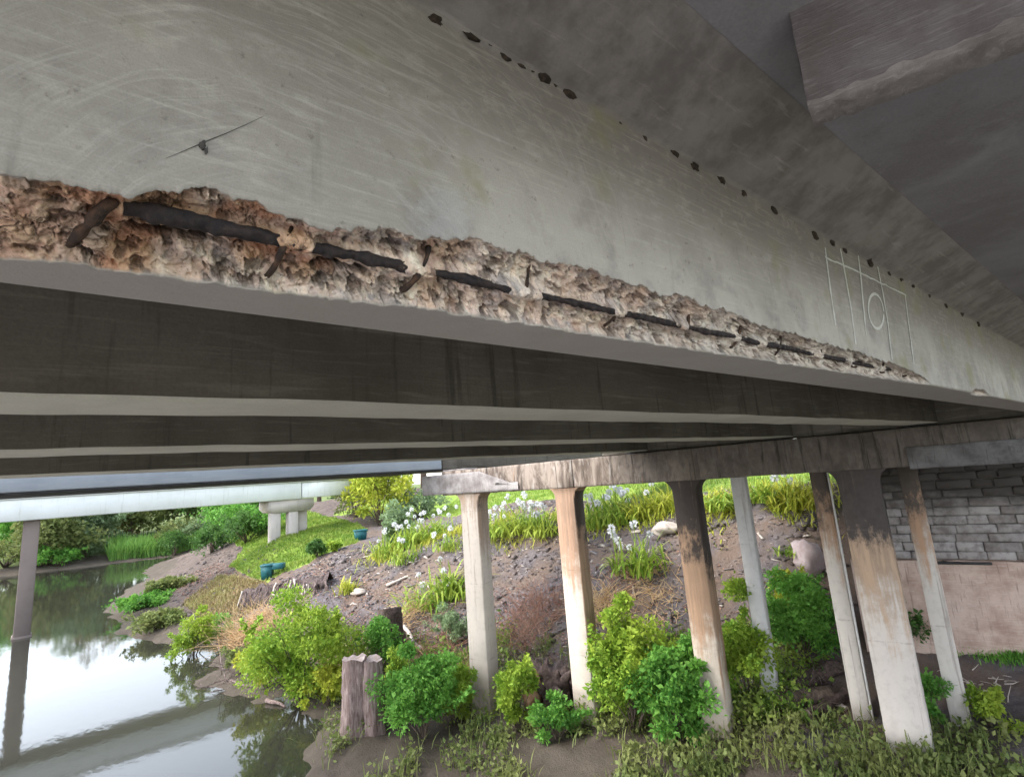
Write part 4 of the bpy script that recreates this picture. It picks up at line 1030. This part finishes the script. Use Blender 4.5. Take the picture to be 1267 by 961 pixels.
BK = [(215, 688, 3.6, 2.6, 'dark_green', 'dark shrub at the water end of the right bank'), (240, 676, 3.8, 3.0, 'grey_green', 'pale grey-green shrub overhanging the right bank'), (262, 684, 3.2, 1.9, 'dark_green', 'dark low shrub midway along the bare right bank'),
      (280, 668, 4.0, 3.2, 'green', 'bright shrub on the bank left of the far pier'), (305, 672, 3.2, 2.0, 'dark_green', 'dark hedge-like shrub next to the far pier'), (325, 662, 3.4, 2.2, 'green', 'shrub touching the left column of the far pier'),
      (180, 750, 2.8, 0.42, 'green', 'low dark plant trailing into the water at the bank corner'), (200, 772, 2.4, 0.38, 'olive', 'low green plant along the muddy water edge'), (210, 728, 2.0, 0.45, 'olive', 'small green shrub on the bare bank above the water')]
for k, (px, py, w, h, m, lab) in enumerate(BK):
    p = G(px, py); shrub('bank_shrub', lab, 'shrub', p, w, h, m, 950 + k, 4200, 0.13, 40, 'shrubs on the right bank')
p = G(478, 668); p = p * 1.0
yt = G(470, 650); shrub('yellow_green_tree', 'bright yellow-green bushy tree left of the pier', 'tree', yt, px_m(yt, 95), px_m(yt, 92), 'yellow_green', 970, 9000, 0.17, 60)
for k, (px, py, w, h, m, lab) in enumerate([(520, 640, 75, 34, 'grey_green', 'dusky blue-green shrub behind the flowers left of the pier'), (492, 672, 42, 40, 'grey_green', 'silvery shrub at the left end of the flower bed'), (440, 640, 60, 50, 'olive', 'olive shrub left of the yellow-green tree')]):
    p = G(px, py); shrub('garden_shrub', lab, 'shrub', p, px_m(p, w), px_m(p, h), m, 975 + k, 3500, 0.13, 36, 'shrubs around the flower bed')
for k, (px, py, w, h, lab) in enumerate([(393, 689, 24, 18, 'small dark shrub on the lawn'), (415, 682, 18, 12, 'small yellowish shrub on the lawn beside the dark one')]):
    p = G(px, py); shrub('lawn_shrub', lab, 'shrub', p, px_m(p, w), px_m(p, h), 'dark_green' if k == 0 else 'lime', 985 + k, 1500, 0.1, 18, 'small shrubs on the lawn')

# --- agapanthus and strap leaves along the crest
SP = [(478, 690, 36, 24, 5, 'strap', 'flowering clump lowest on the left of the bed'), (500, 698, 34, 22, 3, 'strap', 'yellow-green clump under the silvery shrub'), (512, 676, 40, 28, 9, 'strap', 'white-flowered clump left of the first column'), (540, 664, 40, 30, 10, 'strap', 'white-flowered clump touching the first column on its left'), (556, 680, 30, 20, 4, 'strap', 'low clump at the foot of the flowers beside the first column'),
      (622, 664, 42, 30, 9, 'strap', 'white-flowered clump just right of the first column'), (648, 660, 44, 34, 12, 'strap', 'tall white-flowered clump midway between the first two columns'), (672, 664, 36, 30, 8, 'strap', 'flowering clump just left of the second column'), (742, 652, 38, 30, 9, 'strap', 'white-flowered clump just right of the second column'), (768, 648, 46, 34, 12, 'strap', 'broad white-flowered clump between second and third columns'),
      (795, 640, 38, 30, 4, 'strap_yellow', 'yellowing clump left of the third column'), (822, 632, 40, 26, 0, 'strap_yellow', 'yellow clump hard against the third column'), (897, 630, 36, 30, 0, 'strap', 'lime clump between third column and grey prop'), (948, 622, 36, 26, 0, 'strap', 'lime clump right of the grey prop'), (972, 620, 36, 28, 3, 'strap_yellow', 'yellow-green clump midway between grey prop and scorched prop'), (994, 630, 34, 30, 0, 'strap_yellow', 'yellow-green clump left of the scorched prop'),
      (790, 712, 54, 40, 8, 'strap', 'lone flowering clump on the bare mulch slope'), (532, 752, 50, 34, 3, 'strap', 'lime clump on the slope left of the first column'), (560, 740, 36, 40, 2, 'strap', 'upright clump on the slope close to the first column'), (430, 735, 16, 16, 0, 'strap_yellow', 'tiny dry tuft on the lip of the eroded bank'), (985, 690, 26, 18, 0, 'strap', 'small grey-green tuft on the slope beside the scorched prop')]
for k, (px, py, w, h, fl, m, lab) in enumerate(SP):
    p = G(px, py); strap_plant(lab, p, px_m(p, w), px_m(p, h), 1000 + k, fl, m, 130 if h > 25 else 80)

# --- shrubs in front, under the bridge
FS = [(372, 868, 122, 98, 'lime', 'large lime-green shrub at the water edge', 12000, .10), (330, 850, 50, 44, 'yellow_green', 'yellowish low shrub at the left foot of the large lime shrub', 2500, .09), (236, 822, 56, 52, 'lime', 'small rounded lime shrub at the water edge, leftmost', 3000, .10), (272, 800, 34, 28, 'green', 'small green tuft between the two lime shrubs', 1500, .09), (406, 875, 60, 40, 'yellow_green', 'yellow-green weeds beside the forked timber post', 2500, .09),
      (470, 834, 50, 60, 'green', 'feathery green shrub beside the cut stump', 4000, .08), (525, 915, 100, 72, 'green', 'rounded green shrub right of the forked timber post', 7000, .09), (492, 860, 40, 44, 'lime', 'lime weed between stump and forked post', 2000, .08), (560, 895, 50, 62, 'lime', 'lime shrub hugging the left side of the first column', 3500, .08), (560, 800, 50, 40, 'grey_green', 'grey-green weed on the slope left of the first column', 2000, .08),
      (640, 905, 54, 74, 'lime', 'bright shrub just right of the first column', 4500, .08), (690, 915, 50, 40, 'green', 'low shrub under the charred stump', 2200, .08), (785, 905, 96, 122, 'lime', 'tall lime shrub just right of the second column', 8000, .10), (838, 915, 92, 92, 'green', 'dense green shrub left of the third column', 8000, .10), (930, 880, 52, 112, 'lime', 'narrow green shrub between third column and grey prop', 5000, .09),
      (1000, 824, 80, 92, 'green', 'rounded shrub between grey prop and scorched prop', 6500, .09), (980, 770, 46, 60, 'yellow_green', 'yellowish shrub top behind the grey prop', 2200, .08), (1152, 905, 40, 50, 'green', 'green weed between wide column and right prop', 1800, .07), (1226, 900, 44, 34, 'lime', 'low weed at the lower right corner', 1500, .07), (1140, 800, 40, 40, 'dark_green', 'dark mossy weed at the wall foot behind the props', 1500, .07), (300, 830, 34, 24, 'olive', 'olive weed among the dead sticks by the water', 1200, .08), (735, 880, 30, 40, 'green', 'slim weed left of the tall lime shrub', 1200, .07)]
for k, (px, py, w, h, m, lab, n, lf) in enumerate(FS):
    p = G(px, min(py, 955)); shrub('shrub', lab, 'shrub', p, px_m(p, w), px_m(p, h), m, 1100 + k, int(n * 1.9), lf * 0.68, max(16, int(w * 0.42)), 'shrubs under the bridge')
# low weeds filling the ground between the shrubs
rng = rng_(81); nw = 520; WP = []
while len(WP) < nw:
    qx, qy = rng.uniform(400, 1267), rng.uniform(800, 1000)
    if qx > 940 and qy < 895: continue
    q_ = G(qx, qy); q_ = q_ if q_[0] < 12.5 else np.array([0, 0, -9.0])
    if vnoise(np.array([q_]), 0.8, 6)[0] > -0.25 and q_[2] > WATER + 0.05: WP.append(q_)
WP = np.array(WP); per = 26
Pw = np.repeat(WP, per, 0) + rng.standard_normal((nw * per, 3)) * np.array([0.10, 0.10, 0.0]); hw_ = np.repeat(rng.uniform(0.08, 0.34, nw), per)
Pw[:, 2] = ground_z(Pw[:, 0], Pw[:, 1]) + rng.random(nw * per) * hw_
Dw = unit(rng.standard_normal((nw * per, 3)) + np.array([0, 0, 0.5])); Nw = unit(np.cross(Dw, rng.standard_normal((nw * per, 3)))); Lw = rng.uniform(0.05, 0.12, nw * per)
V, Fc = leaf_mesh(Pw, Dw, Nw, Lw, Lw * 0.32)
tag(mesh('low_weeds', V, Fc, M['olive']), 'low green weeds covering the ground between shrubs and columns', 'weeds', kind='stuff')
nt = 300; TP = []
while len(TP) < nt:                                         # tangle joining the shrubs
    q_ = G(rng.uniform(400, 1010), rng.uniform(795, 900))
    if vnoise(np.array([q_]), 0.6, 16)[0] > -0.15 and q_[2] > WATER + 0.08: TP.append(q_)
TP = np.array(TP); per = 60; ht = np.repeat(rng.uniform(0.15, 0.62, nt), per)
Pt = np.repeat(TP, per, 0) + rng.standard_normal((nt * per, 3)) * np.array([0.17, 0.17, 0.0]); Pt[:, 2] = ground_z(Pt[:, 0], Pt[:, 1]) + rng.random(nt * per) ** 0.8 * ht
Dt = unit(rng.standard_normal((nt * per, 3)) + np.array([0, 0, 0.4])); Nt_ = unit(np.cross(Dt, rng.standard_normal((nt * per, 3)))); Lt = np.clip(rng.lognormal(-2.75, 0.45, nt * per), 0.025, 0.16)
V, Fc = leaf_mesh(Pt, Dt, Nt_, Lt, Lt * 0.3)
tag(mesh('undergrowth', V, Fc, foliage('undergrowth_leaves', (0.08, 0.19, 0.03), (0.26, 0.37, 0.06), (0.33, 0.36, 0.09))), 'tangled green undergrowth joining the shrubs below the slope', 'undergrowth', kind='stuff')
cl = np.array([G(a_, b_) for a_, b_ in [(470, 690), (515, 672), (560, 662), (620, 655), (680, 650), (740, 644), (800, 636), (860, 632), (905, 626), (955, 620), (1000, 622)]])
nc = 7000; tc = rng.random(nc) * (len(cl) - 1); i0 = np.minimum(tc.astype(int), len(cl) - 2); fr = (tc - i0)[:, None]
Pk = cl[i0] * (1 - fr) + cl[i0 + 1] * fr + rng.standard_normal((nc, 3)) * np.array([0.55, 0.55, 0]); keep = vnoise(Pk * np.array([1, 1, 0]), 0.9, 23) > -0.2
Pk = Pk[keep]; Pk[:, 2] = ground_z(Pk[:, 0], Pk[:, 1])
V, Fc = blades(rng, Pk, 0.42, 0.03, 0.9, 4, 1.1)
tag(mesh('crest_ground_cover', V, Fc, M['strap_yellow']), 'lime ground cover running along the crest between the flower clumps', 'ground cover', kind='stuff')
nb = 2000; bi = rng.integers(0, nw, nb); Pb = WP[bi] + rng.standard_normal((nb, 3)) * np.array([0.22, 0.22, 0]); Pb[:, 2] = ground_z(Pb[:, 0], Pb[:, 1])
V, Fc = blades(rng, Pb, 0.38, 0.018, 0.6, 3)
tag(mesh('rough_grass', V, Fc, M['olive']), 'rough long grass among the weeds at the foot of the pier', 'grass', kind='stuff')
rng = rng_(78); nb = 9000
mp = []
for (px, py) in [(1170, 782), (1200, 792), (1233, 802), (1260, 808)]: mp.append(G(px, py))
mp = np.array(mp); t_ = rng.random(nb) * (len(mp) - 1); i0 = np.minimum(t_.astype(int), len(mp) - 2); fr = (t_ - i0)[:, None]
Pm = mp[i0] * (1 - fr) + mp[i0 + 1] * fr + rng.standard_normal((nb, 3)) * np.array([0.13, 0.2, 0]); Pm[:, 2] = ground_z(Pm[:, 0], Pm[:, 1])
V, Fc = blades(rng, Pm, 0.14, 0.02, 0.7, 2)
tag(mesh('moss_strip', V, Fc, M['green']), 'strip of moss and short grass along the foot of rendered wall', 'moss', kind='stuff')

# --- lawn grass and loose mulch
def scatter_poly(rng, poly, n):
    poly = np.array(poly); lo, hi = poly.min(0), poly.max(0); P = np.zeros((0, 2))
    while len(P) < n:
        q = rng.uniform(lo, hi, (n * 2, 2)); P = np.concatenate([P, q[in_poly(q[:, 0], q[:, 1], poly)]])
    return P[:n]
rng = rng_(79)
q = np.concatenate([scatter_poly(rng, LAWN, 26000), scatter_poly(rng, [(17.4, 3), (17.4, 20), (19, 30), (30, 40), (34, 3)], 22000)])
V, Fc = blades(rng, np.c_[q, ground_z(q[:, 0], q[:, 1])], 0.16, 0.035, 0.6, 2)
tag(mesh('lawn_grass', V, Fc, M['grass']), 'short bright lawn grass on the bank', 'grass', kind='stuff')
DRYP = [ground_at(*c_)[:2] for c_ in [(225, 750), (270, 712), (330, 722), (330, 745), (300, 765), (250, 775)]]
q = scatter_poly(rng, DRYP, 5200)
V, Fc = blades(rng, np.c_[q, ground_z(q[:, 0], q[:, 1])], 0.22, 0.028, 0.9, 2)
tag(mesh('dry_grass', V, Fc, foliage('dry_grass', (0.20, 0.17, 0.07), (0.36, 0.27, 0.13), (0.25, 0.26, 0.08), 0.2)), 'dry yellowing grass on the bank between lawn and water', 'grass', kind='stuff')
def chips(rng, P, size, mat, name, label):
    n = len(P); a = unit(rng.standard_normal((n, 3)) * np.array([1, 1, 0.25])); b = unit(np.cross(a, rng.standard_normal((n, 3)) * 0.3 + np.array([0, 0, 1.0])))
    c = np.cross(a, b); L = size * rng.lognormal(0, 0.5, n)[:, None]; w = L * rng.uniform(0.15, 0.4, (n, 1)); hh = L * 0.08
    V = np.stack([P - a * L - b * w, P + a * L - b * w, P + a * L + b * w, P - a * L + b * w], 1)
    V = np.concatenate([V - c[:, None] * hh[:, None], V + c[:, None] * hh[:, None]], 1).reshape(-1, 3)
    i = (np.arange(n) * 8)[:, None, None] + np.array(BOXF)[None]
    return tag(mesh(name, V, i.reshape(-1, 4), mat), label, 'mulch', kind='stuff')
q = scatter_poly(rng, [(9.6, 20), (9.6, 10), (10.5, 6), (13.5, 5.2), (17.5, 6), (17.5, 18), (13, 27), (9, 27)], 9000)
Pc = np.c_[q, ground_z(q[:, 0], q[:, 1]) + 0.012]
chips(rng, Pc[:6500], 0.045, simple('mulch_chips', (0.10, 0.085, 0.085), (0.20, 0.18, 0.18), 3, 0.95, 0), 'mulch_chips', 'loose grey bark mulch over the slope')
nr_ = 2600; q2 = scatter_poly(rng, [(5.5, 24), (6.2, 40), (11, 46), (11, 34), (9, 24), (9.0, 21), (9.0, 9), (10.2, 5.6), (13.5, 4.9), (17.0, 6), (17.0, 17), (12.5, 26), (8.5, 27)], nr_)
D8 = np.array([(x, y, z) for z in (-1, 1) for x, y in ((-1, -1), (1, -1), (1, 1), (-1, 1))], float)
szr = np.clip(rng.lognormal(-3.2, 0.6, nr_), 0.015, 0.16); VR = (D8[None] * rng.uniform(0.45, 1.0, (nr_, 8, 3)) * np.array([1, 1, 0.6])) * szr[:, None, None] + np.c_[q2, ground_z(q2[:, 0], q2[:, 1])][:, None]
FR = (np.arange(nr_) * 8)[:, None, None] + np.array(BOXF)[None]
tag(mesh('soil_clods', VR.reshape(-1, 3), FR.reshape(-1, 4), simple('soil_clods', (0.07, 0.055, 0.05), (0.17, 0.145, 0.14), 3, 0.95, 0.5)), 'clods and small stones strewn over the slope', 'rubble', kind='stuff')
nl_ = 9500; q3 = scatter_poly(rng, [(5.8, 26), (6.5, 38), (9.5, 40), (8.6, 30), (8.6, 20), (8.6, 10), (10.2, 5.6), (13.0, 5.0), (14, 9), (11.5, 16), (10.5, 26), (8.5, 27)], nl_)
Dl = unit(rng.standard_normal((nl_, 3)) * np.array([1, 1, 0.25])); Ll = rng.uniform(0.05, 0.12, nl_)
V, Fc = leaf_mesh(np.c_[q3, ground_z(q3[:, 0], q3[:, 1]) + 0.02], Dl, unit(np.array([0, 0, 1.0]) + 0.3 * rng.standard_normal((nl_, 3))), Ll, Ll * 0.2)
tag(mesh('leaf_litter', V, Fc, M['red_twig']), 'dry brown leaf litter on the lower slope', 'leaf litter', kind='stuff')
chips(rng, Pc[6500:7600], 0.05, M['pale_stick'], 'pale_wood_chips', 'scattered pale wood chips on the mulch')

# --- dead wood, roots, stumps
def twigs(rng, name, label, cat, base, w, h, n, mat, r=0.008, up=0.6, group=None, d=None):
    o = thing(name, label, cat, base, group); mb = MB(); base = np.array(base); d = d or w
    for k in range(n):
        q = rng.uniform(-0.5, 0.5, 2) * np.array([w, d]); b = np.array([base[0] + q[0], base[1] + q[1], 0]); b[2] = float(ground_z(b[0], b[1], False)) + rng.uniform(-0.02, h * 0.4)
        dd = unit(rng.standard_normal(3) * np.array([1, 1, 0.4]) + np.array([0, 0, up])); L = h * rng.uniform(0.5, 1.3)
        path = np.array([b, b + dd * L * 0.5 + rng.standard_normal(3) * L * 0.08, b + dd * L + rng.standard_normal(3) * L * 0.12])
        mb.add(*tube(path, np.array([1, 0.7, 0.25]) * r * rng.uniform(0.6, 1.4), 4, False))
    mb.build('twigs', mat, o); return o
rng = rng_(80)
TW = [('dry_brush', 'reddish dry brush heap on the slope between first two columns', 655, 780, 70, 36, 480, 'red_twig', .0055, .8), ('dry_brush', 'tangle of brown twigs beside the cut stump', 530, 815, 70, 26, 300, 'red_twig', .007, .3), ('straw_heap', 'orange dry straw heap on the bank behind the lime shrub', 316, 792, 54, 36, 620, 'straw', .008, .5), ('straw_heap', 'pale straw patch left of the third column', 815, 735, 60, 20, 160, 'straw', .008, .4),
      ('straw_heap', 'dry straw by the forked timber post', 420, 835, 34, 40, 160, 'straw', .009, .6), ('dry_brush', 'dead sticks lying at the water edge', 290, 838, 60, 22, 70, 'root', .010, .2), ('dry_brush', 'twig litter under the shrub between the props', 985, 848, 66, 24, 150, 'root', .010, .35), ('straw_heap', 'straw tuft at the base of the flowering clump on the mulch', 772, 722, 34, 18, 110, 'red_twig', .007, .6), ('dry_brush', 'fallen sticks on the soil at the lower right', 1212, 850, 44, 14, 34, 'pale_stick', .012, .1), ('straw_heap', 'dry grass behind the shrub at the second column', 745, 760, 30, 40, 150, 'straw', .008, .8), ('straw_heap', 'dry orange grass below the lime clump near the first column', 508, 765, 40, 30, 170, 'straw', .008, .5), ('dry_brush', 'brown dead stems at the foot of the slope right of first column', 640, 830, 60, 30, 200, 'root', .008, .3), ('straw_heap', 'straw litter above the shrubs between second and third columns', 800, 760, 80, 18, 220, 'straw', .006, .2), ('dry_brush', 'dead stems between stump and first column', 570, 850, 50, 34, 160, 'red_twig', .007, .5), ('dry_brush', 'dark twigs right of the large lime shrub', 425, 790, 34, 40, 120, 'root', .012, .3)]
for name, lab, px, py, w, h, n, m, r, up in TW:
    p = G(px, py); twigs(rng, name, lab, 'dead plants', p, px_m(p, w), px_m(p, h), n, M[m], r, up, 'dry brush and straw')

def log(name, label, a, b, r0, r1, mat, seed, cat='log', cut='cut_timber', group=None, lump=0.25):
    o = thing(name, label, cat, np.minimum(a, b) if False else np.array(a, float), group)
    tt = np.linspace(0, 1, 16)[:, None]; path = np.array(a) * (1 - tt) + np.array(b) * tt
    path = path + fbm(path, 1.5, 2, seed)[:, None] * 0.04
    V, Fc = tube(path, np.linspace(r0, r1, 16), 16, False)
    c = np.repeat(path, 16, 0); dv = V - c; V = c + dv * (1 + lump * fbm(V, 7, 3, seed))[:, None]
    mesh('bark', V, Fc, M[mat], o, smooth=True)
    for e, s in ((0, 1), (15, -1)):
        ringv = V[e * 16:(e + 1) * 16]; vv = np.concatenate([ringv, [ringv.mean(0)]])
        f = [(j, (j + 1) % 16, 16) if s < 0 else ((j + 1) % 16, j, 16) for j in range(16)]
        mesh('cut_end', vv, f, M[cut], o)
    return o
# forked timber post by the water
p = G(448, 905); s_ = px_m(p, 1)
o = thing('timber_post', 'old grey timber post split into two, standing near the water', 'post', p)
for k, (dx, top, rr_) in enumerate([(-9, 72, 14), (14, 68, 12.5)]):
    e1 = R[0] * np.array([1, 1, 0]); e1 = e1 / np.linalg.norm(e1)
    b = p + e1 * dx * s_ * 0.9 - np.array([0, 0, 0.4]); t = b + np.array([0, 0, 0.4 + top * s_]) + e1 * (2 - 3 * k) * s_
    tt = np.linspace(0, 1, 26)[:, None]; path = b * (1 - tt) + t * tt; path = path + fbm(path, 1.2, 2, 60 + k)[:, None] * 0.03
    V, Fc = tube(path, np.linspace(1.05, 0.92, 26) * rr_ * s_, 22, False)
    c = np.repeat(path, 22, 0); dv = V - c; th = np.tile(np.arange(22), 26)
    V = c + dv * (1 + 0.16 * vnoise(np.stack([th * 0.9, np.repeat(np.arange(26) * 0.12, 22), 0 * th], -1), 1, 70 + k) + 0.1 * fbm(V, 5, 3, 71))[:, None]
    V[-22:, 2] += fbm(V[-22:], 9, 2, 75) * 0.06
    mesh('trunk', V, Fc, M['old_timber'], o, smooth=True)
    ringv = V[-22:]; vv = np.concatenate([ringv, [ringv.mean(0) - [0, 0, 0.05]]]); mesh('weathered_top', vv, [(j, (j + 1) % 22, 22) for j in range(22)], M['cut_timber'], o)
# cut stump leaning on the slope
p = G(488, 812); s_ = px_m(p, 1); top = p + np.array([0, 0, 48 * s_]) - e1 * 5 * s_
log('tree_stump', 'sawn brown stump on the slope with a pale cut top', p - np.array([0, 0, 0.1]), top, 17 * s_, 13 * s_, 'dark_wood', 90, 'stump')
a = G(500, 782) + np.array([0, 0, 0.12]); b = G(524, 812) + np.array([0, 0, 0.1]); log('fallen_branch', 'pale fallen branch sloping down beside the sawn stump', a, b, 0.06, 0.04, 'pale_stick', 91)
a = G(478, 728) + np.array([0, 0, 0.06]); b = G(505, 716) + np.array([0, 0, 0.06]); log('fallen_branch', 'short pale log lying on the mulch above the lime clump', a, b, 0.06, 0.04, 'pale_stick', 92)
a = G(500, 800) + np.array([0, 0, 0.2]); b = G(552, 835) + np.array([0, 0, 0.15]); log('fallen_branch', 'thin straw-coloured stick lying across the brown twigs', a, b, 0.022, 0.012, 'straw', 93)
# charred stump between the first two columns
p = G(688, 890); s_ = px_m(p, 1)
o = thing('charred_stump', 'broken dark stump with orange wood between first two columns', 'stump', p)
tt = np.linspace(0, 1, 18)[:, None]; path = p + np.array([0, 0, -0.15]) + tt * np.array([0.06, 0.02, 0.15 + 50 * s_])
V, Fc = tube(path, np.interp(tt[:, 0], [0, 0.25, 1], [36, 25, 21]) * s_, 26, False); c_ = np.repeat(path, 26, 0); dv = V - c_; th_ = np.tile(np.arange(26), 18)
V = c_ + dv * (1 + 0.35 * vnoise(np.stack([np.cos(th_ / 26 * 6.283) * 2.2, np.sin(th_ / 26 * 6.283) * 2.2, np.repeat(np.arange(18) * 0.12, 26)], -1), 1, 95) + 0.16 * fbm(V, 8, 3, 97))[:, None]
V[-26:, 2] += fbm(V[-26:], 7, 3, 98) * 0.22; V[-52:-26, 2] += fbm(V[-52:-26], 7, 3, 98) * 0.1
vv = np.concatenate([V, [V[-26:].mean(0) - [0, 0, 0.2]]]); Fc = Fc + [((17 * 26 + j_), 17 * 26 + (j_ + 1) % 26, 18 * 26) for j_ in range(26)]
mesh('stump_body', vv, Fc, M['dark_wood'], o)
for k in range(9):
    az = rng.uniform(0, 6.28); b = p + np.array([math.cos(az), math.sin(az), 0]) * 18 * s_ + np.array([0, 0, 34 * s_]); t = b + unit(rng.standard_normal(3) + np.array([math.cos(az), math.sin(az), 1.1])) * 28 * s_
    V, Fc = tube(np.array([b, (b + t) / 2 + rng.standard_normal(3) * 3 * s_, t]), np.array([6, 4.5, 1.2]) * s_, 7); mesh('root_spur', V, Fc, M['dark_wood'], o, smooth=True)
V, Fc = ico(p - N * 20 * s_ + e1 * -12 * s_ + np.array([0, 0, 34 * s_]), 13 * s_, 96, 0.5, (10, 7), (1, 0.7, 1.4)); mesh('torn_wood', V, Fc, simple('torn_orange_wood', (0.33, 0.17, 0.10), (0.5, 0.32, 0.22), 9, 0.9, 0.5), o)
# log pile between the props
for k, (pa, pb, r, m, lab) in enumerate([((975, 862), (1045, 838), .16, 'dark_wood', 'thick dark log lying behind the props, upper one'), ((965, 880), (1030, 872), .17, 'bark', 'thick grey log lying in front of the dark log'), ((1000, 892), (1050, 868), .10, 'dark_wood', 'thin dark log across the pile behind the props'), ((1005, 858), (1048, 880), .05, 'pale_stick', 'pale bent branch on the log pile')]):
    a = G(*pa) + np.array([0, 0, r * 0.7]); b = G(*pb) + np.array([0, 0, r * 0.9]); log('fallen_log', lab, a, b, r, r * 0.8, m, 100 + k, 'log', 'cut_timber', 'logs behind the props', 0.35)
# eroded bank lip with hanging roots
p = G(350, 742); s_ = px_m(p, 1)
o = thing('root_plate', 'dark eroded bank lip with a curtain of hanging roots', 'roots', p)
top0, top1 = G(302, 742), G(408, 722)
V, Fc = ico((top0 + top1) / 2 + np.array([0, 0, -0.35]), 1.0, 111, 0.45, (26, 14), (1.9, 1.5, 0.75)); 
nn_ = 110; tl = np.linspace(0, 1, nn_); hh = np.linspace(0, 1, 9)
Pp = np.zeros((9, nn_, 3)); fwd = -N * 0.6 - np.array([0, 0.5, 0])
for i, hv in enumerate(hh):
    line = top0 * (1 - tl[:, None]) + top1 * tl[:, None]
    Pp[i] = (line - fwd * 0.9 + np.array([0, 0, 0.05])) if i == 0 else line + np.array([0, 0, 0.42]) - np.array([0, 0, 1.0]) * (hv - 0.125) * 1.3 + fwd * (0.75 * hv - 0.1 + 0.25 * math.sin(hv * 3.1))
Pp = Pp + fbm(Pp, 1.3, 5, 112, 0.6)[..., None] * 0.22 * np.array([0.7, 1, 0.9]) + fbm(Pp, 5, 4, 118, 0.6)[..., None] * 0.10 * np.array([0.8, 1, 0.6])
ii, jj = np.meshgrid(np.arange(8), np.arange(nn_ - 1), indexing='ij')
mesh('soil_face', Pp, np.stack([ii * nn_ + jj, (ii + 1) * nn_ + jj, (ii + 1) * nn_ + jj + 1, ii * nn_ + jj + 1], -1).reshape(-1, 4), M['bank_soil'], o, smooth=True)
for k in range(36):
    t = rng.random(); j = int(t * (nn_ - 1)); a = Pp[2, j] + fwd * 0.16 + np.array([0, 0, 0.1]) + rng.standard_normal(3) * 0.04; L = rng.uniform(0.4, 1.05)
    path = np.array([a, a + fwd * 0.16 - np.array([0, 0, L * 0.35]) + rng.standard_normal(3) * 0.06, a + fwd * 0.30 - np.array([0, 0, L * 0.7]) + rng.standard_normal(3) * 0.1, a + fwd * 0.36 - np.array([0, 0, L]) + rng.standard_normal(3) * 0.12])
    V, Fc = tube(path, np.array([1, 0.85, 0.6, 0.2]) * rng.uniform(0.012, 0.05), 6, False); mesh('hanging_root', V, Fc, M['root' if k % 3 else 'pale_stick'], o, smooth=True)
for k, (pa, pb, r, lab) in enumerate([((268, 806), (279, 846), .03, 'thin pale dead trunk rising from the water edge'), ((285, 845), (312, 852), .05, 'pale driftwood stick at the waterline'), ((330, 870), (352, 880), .07, 'twisted driftwood branch below the lime shrub'), ((245, 800), (238, 825), .03, 'thin stick leaning into the water by the small lime shrub')]):
    a = G(*pa) + np.array([0, 0, 0.35 if k in (0, 3) else 0.08]); b = G(*pb) + np.array([0, 0, 0.05]); log('driftwood', lab, a, b, r * 0.8, r * 0.4, 'root' if k != 2 else 'old_timber', 120 + k, 'driftwood', 'cut_timber', 'driftwood at the water edge')

# --- rocks
for k, (px, py, w, h, m, lab) in enumerate([(824, 660, 30, 17, 'rock', 'pale boulder on the crest left of the third column'), (1003, 700, 34, 36, 'pink_rock', 'pinkish boulder left of the scorched prop'), (392, 858, 22, 16, 'rock', 'grey rock beside the forked post'), (1215, 872, 18, 8, 'rock', 'small stone on the soil at lower right'), (445, 735, 18, 8, 'rock', 'flat stone on the mulch above the roots')]):
    p = G(px, py); s_ = px_m(p, 1); V, Fc = ico(p + np.array([0, 0, h * s_ * 0.25]), 1.0, 130 + k, 0.35, (16, 10), (w * s_ / 2, w * s_ / 2, h * s_ / 2))
    tag(mesh('boulder', V, Fc, M[m], None, p), lab, 'rock', 'boulders on the bank')

# --- teal tubs on the lawn
def tub(px, py, w, h, lab, rz, lid):
    p = G(px, py); s_ = px_m(p, 1); o = thing('teal_tub', lab, 'tub', p, 'teal tubs on the lawn')
    a = np.array([math.cos(rz), math.sin(rz), 0]); b = np.array([-math.sin(rz), math.cos(rz), 0])
    mb = MB(); ring = []
    for z, k in ((0, 0.84), (h * s_, 1.0), (h * s_, 0.9), (0.08, 0.76)):
        hw = w * s_ / 2 * k; ring.append([p + a * x * hw + b * y * hw + np.array([0, 0, z]) for x, y in ((-1, -1), (1, -1), (1, 1), (-1, 1))])
    Pp = np.array(ring).reshape(-1, 3)
    mb.add(Pp, [(i * 4 + j, i * 4 + (j + 1) % 4, i * 4 + 4 + (j + 1) % 4, i * 4 + 4 + j) for i in range(3) for j in range(4)] + [(3, 2, 1, 0), (12, 13, 14, 15)])
    mb.build('body', M['teal_plastic'], o)
    V, Fc = bevel_box((-w * s_ * 0.56, -w * s_ * 0.56, h * s_ * 0.88), (w * s_ * 0.56, w * s_ * 0.56, h * s_ * 0.97), 0.01, a, b, np.array([p[0], p[1], p[2]]))
    mesh('rim', V, Fc, M['teal_plastic'], o)
    if lid:
        V, Fc = bevel_box((w * s_ * 0.5, -w * s_ * 0.5, h * s_ * 0.62), (w * s_ * 1.5, w * s_ * 0.5, h * s_ * 0.98), 0.02, a, b, np.array([p[0], p[1], p[2]])); mesh('lid', V, Fc, M['teal_plastic'], o)
tub(331, 716, 12, 16, 'teal tub with its lid folded out, at the edge of the eroded bank', -0.6, True)
tub(446, 668, 14, 12, 'plain teal tub on the lawn beside the yellow-green tree', -0.3, False)
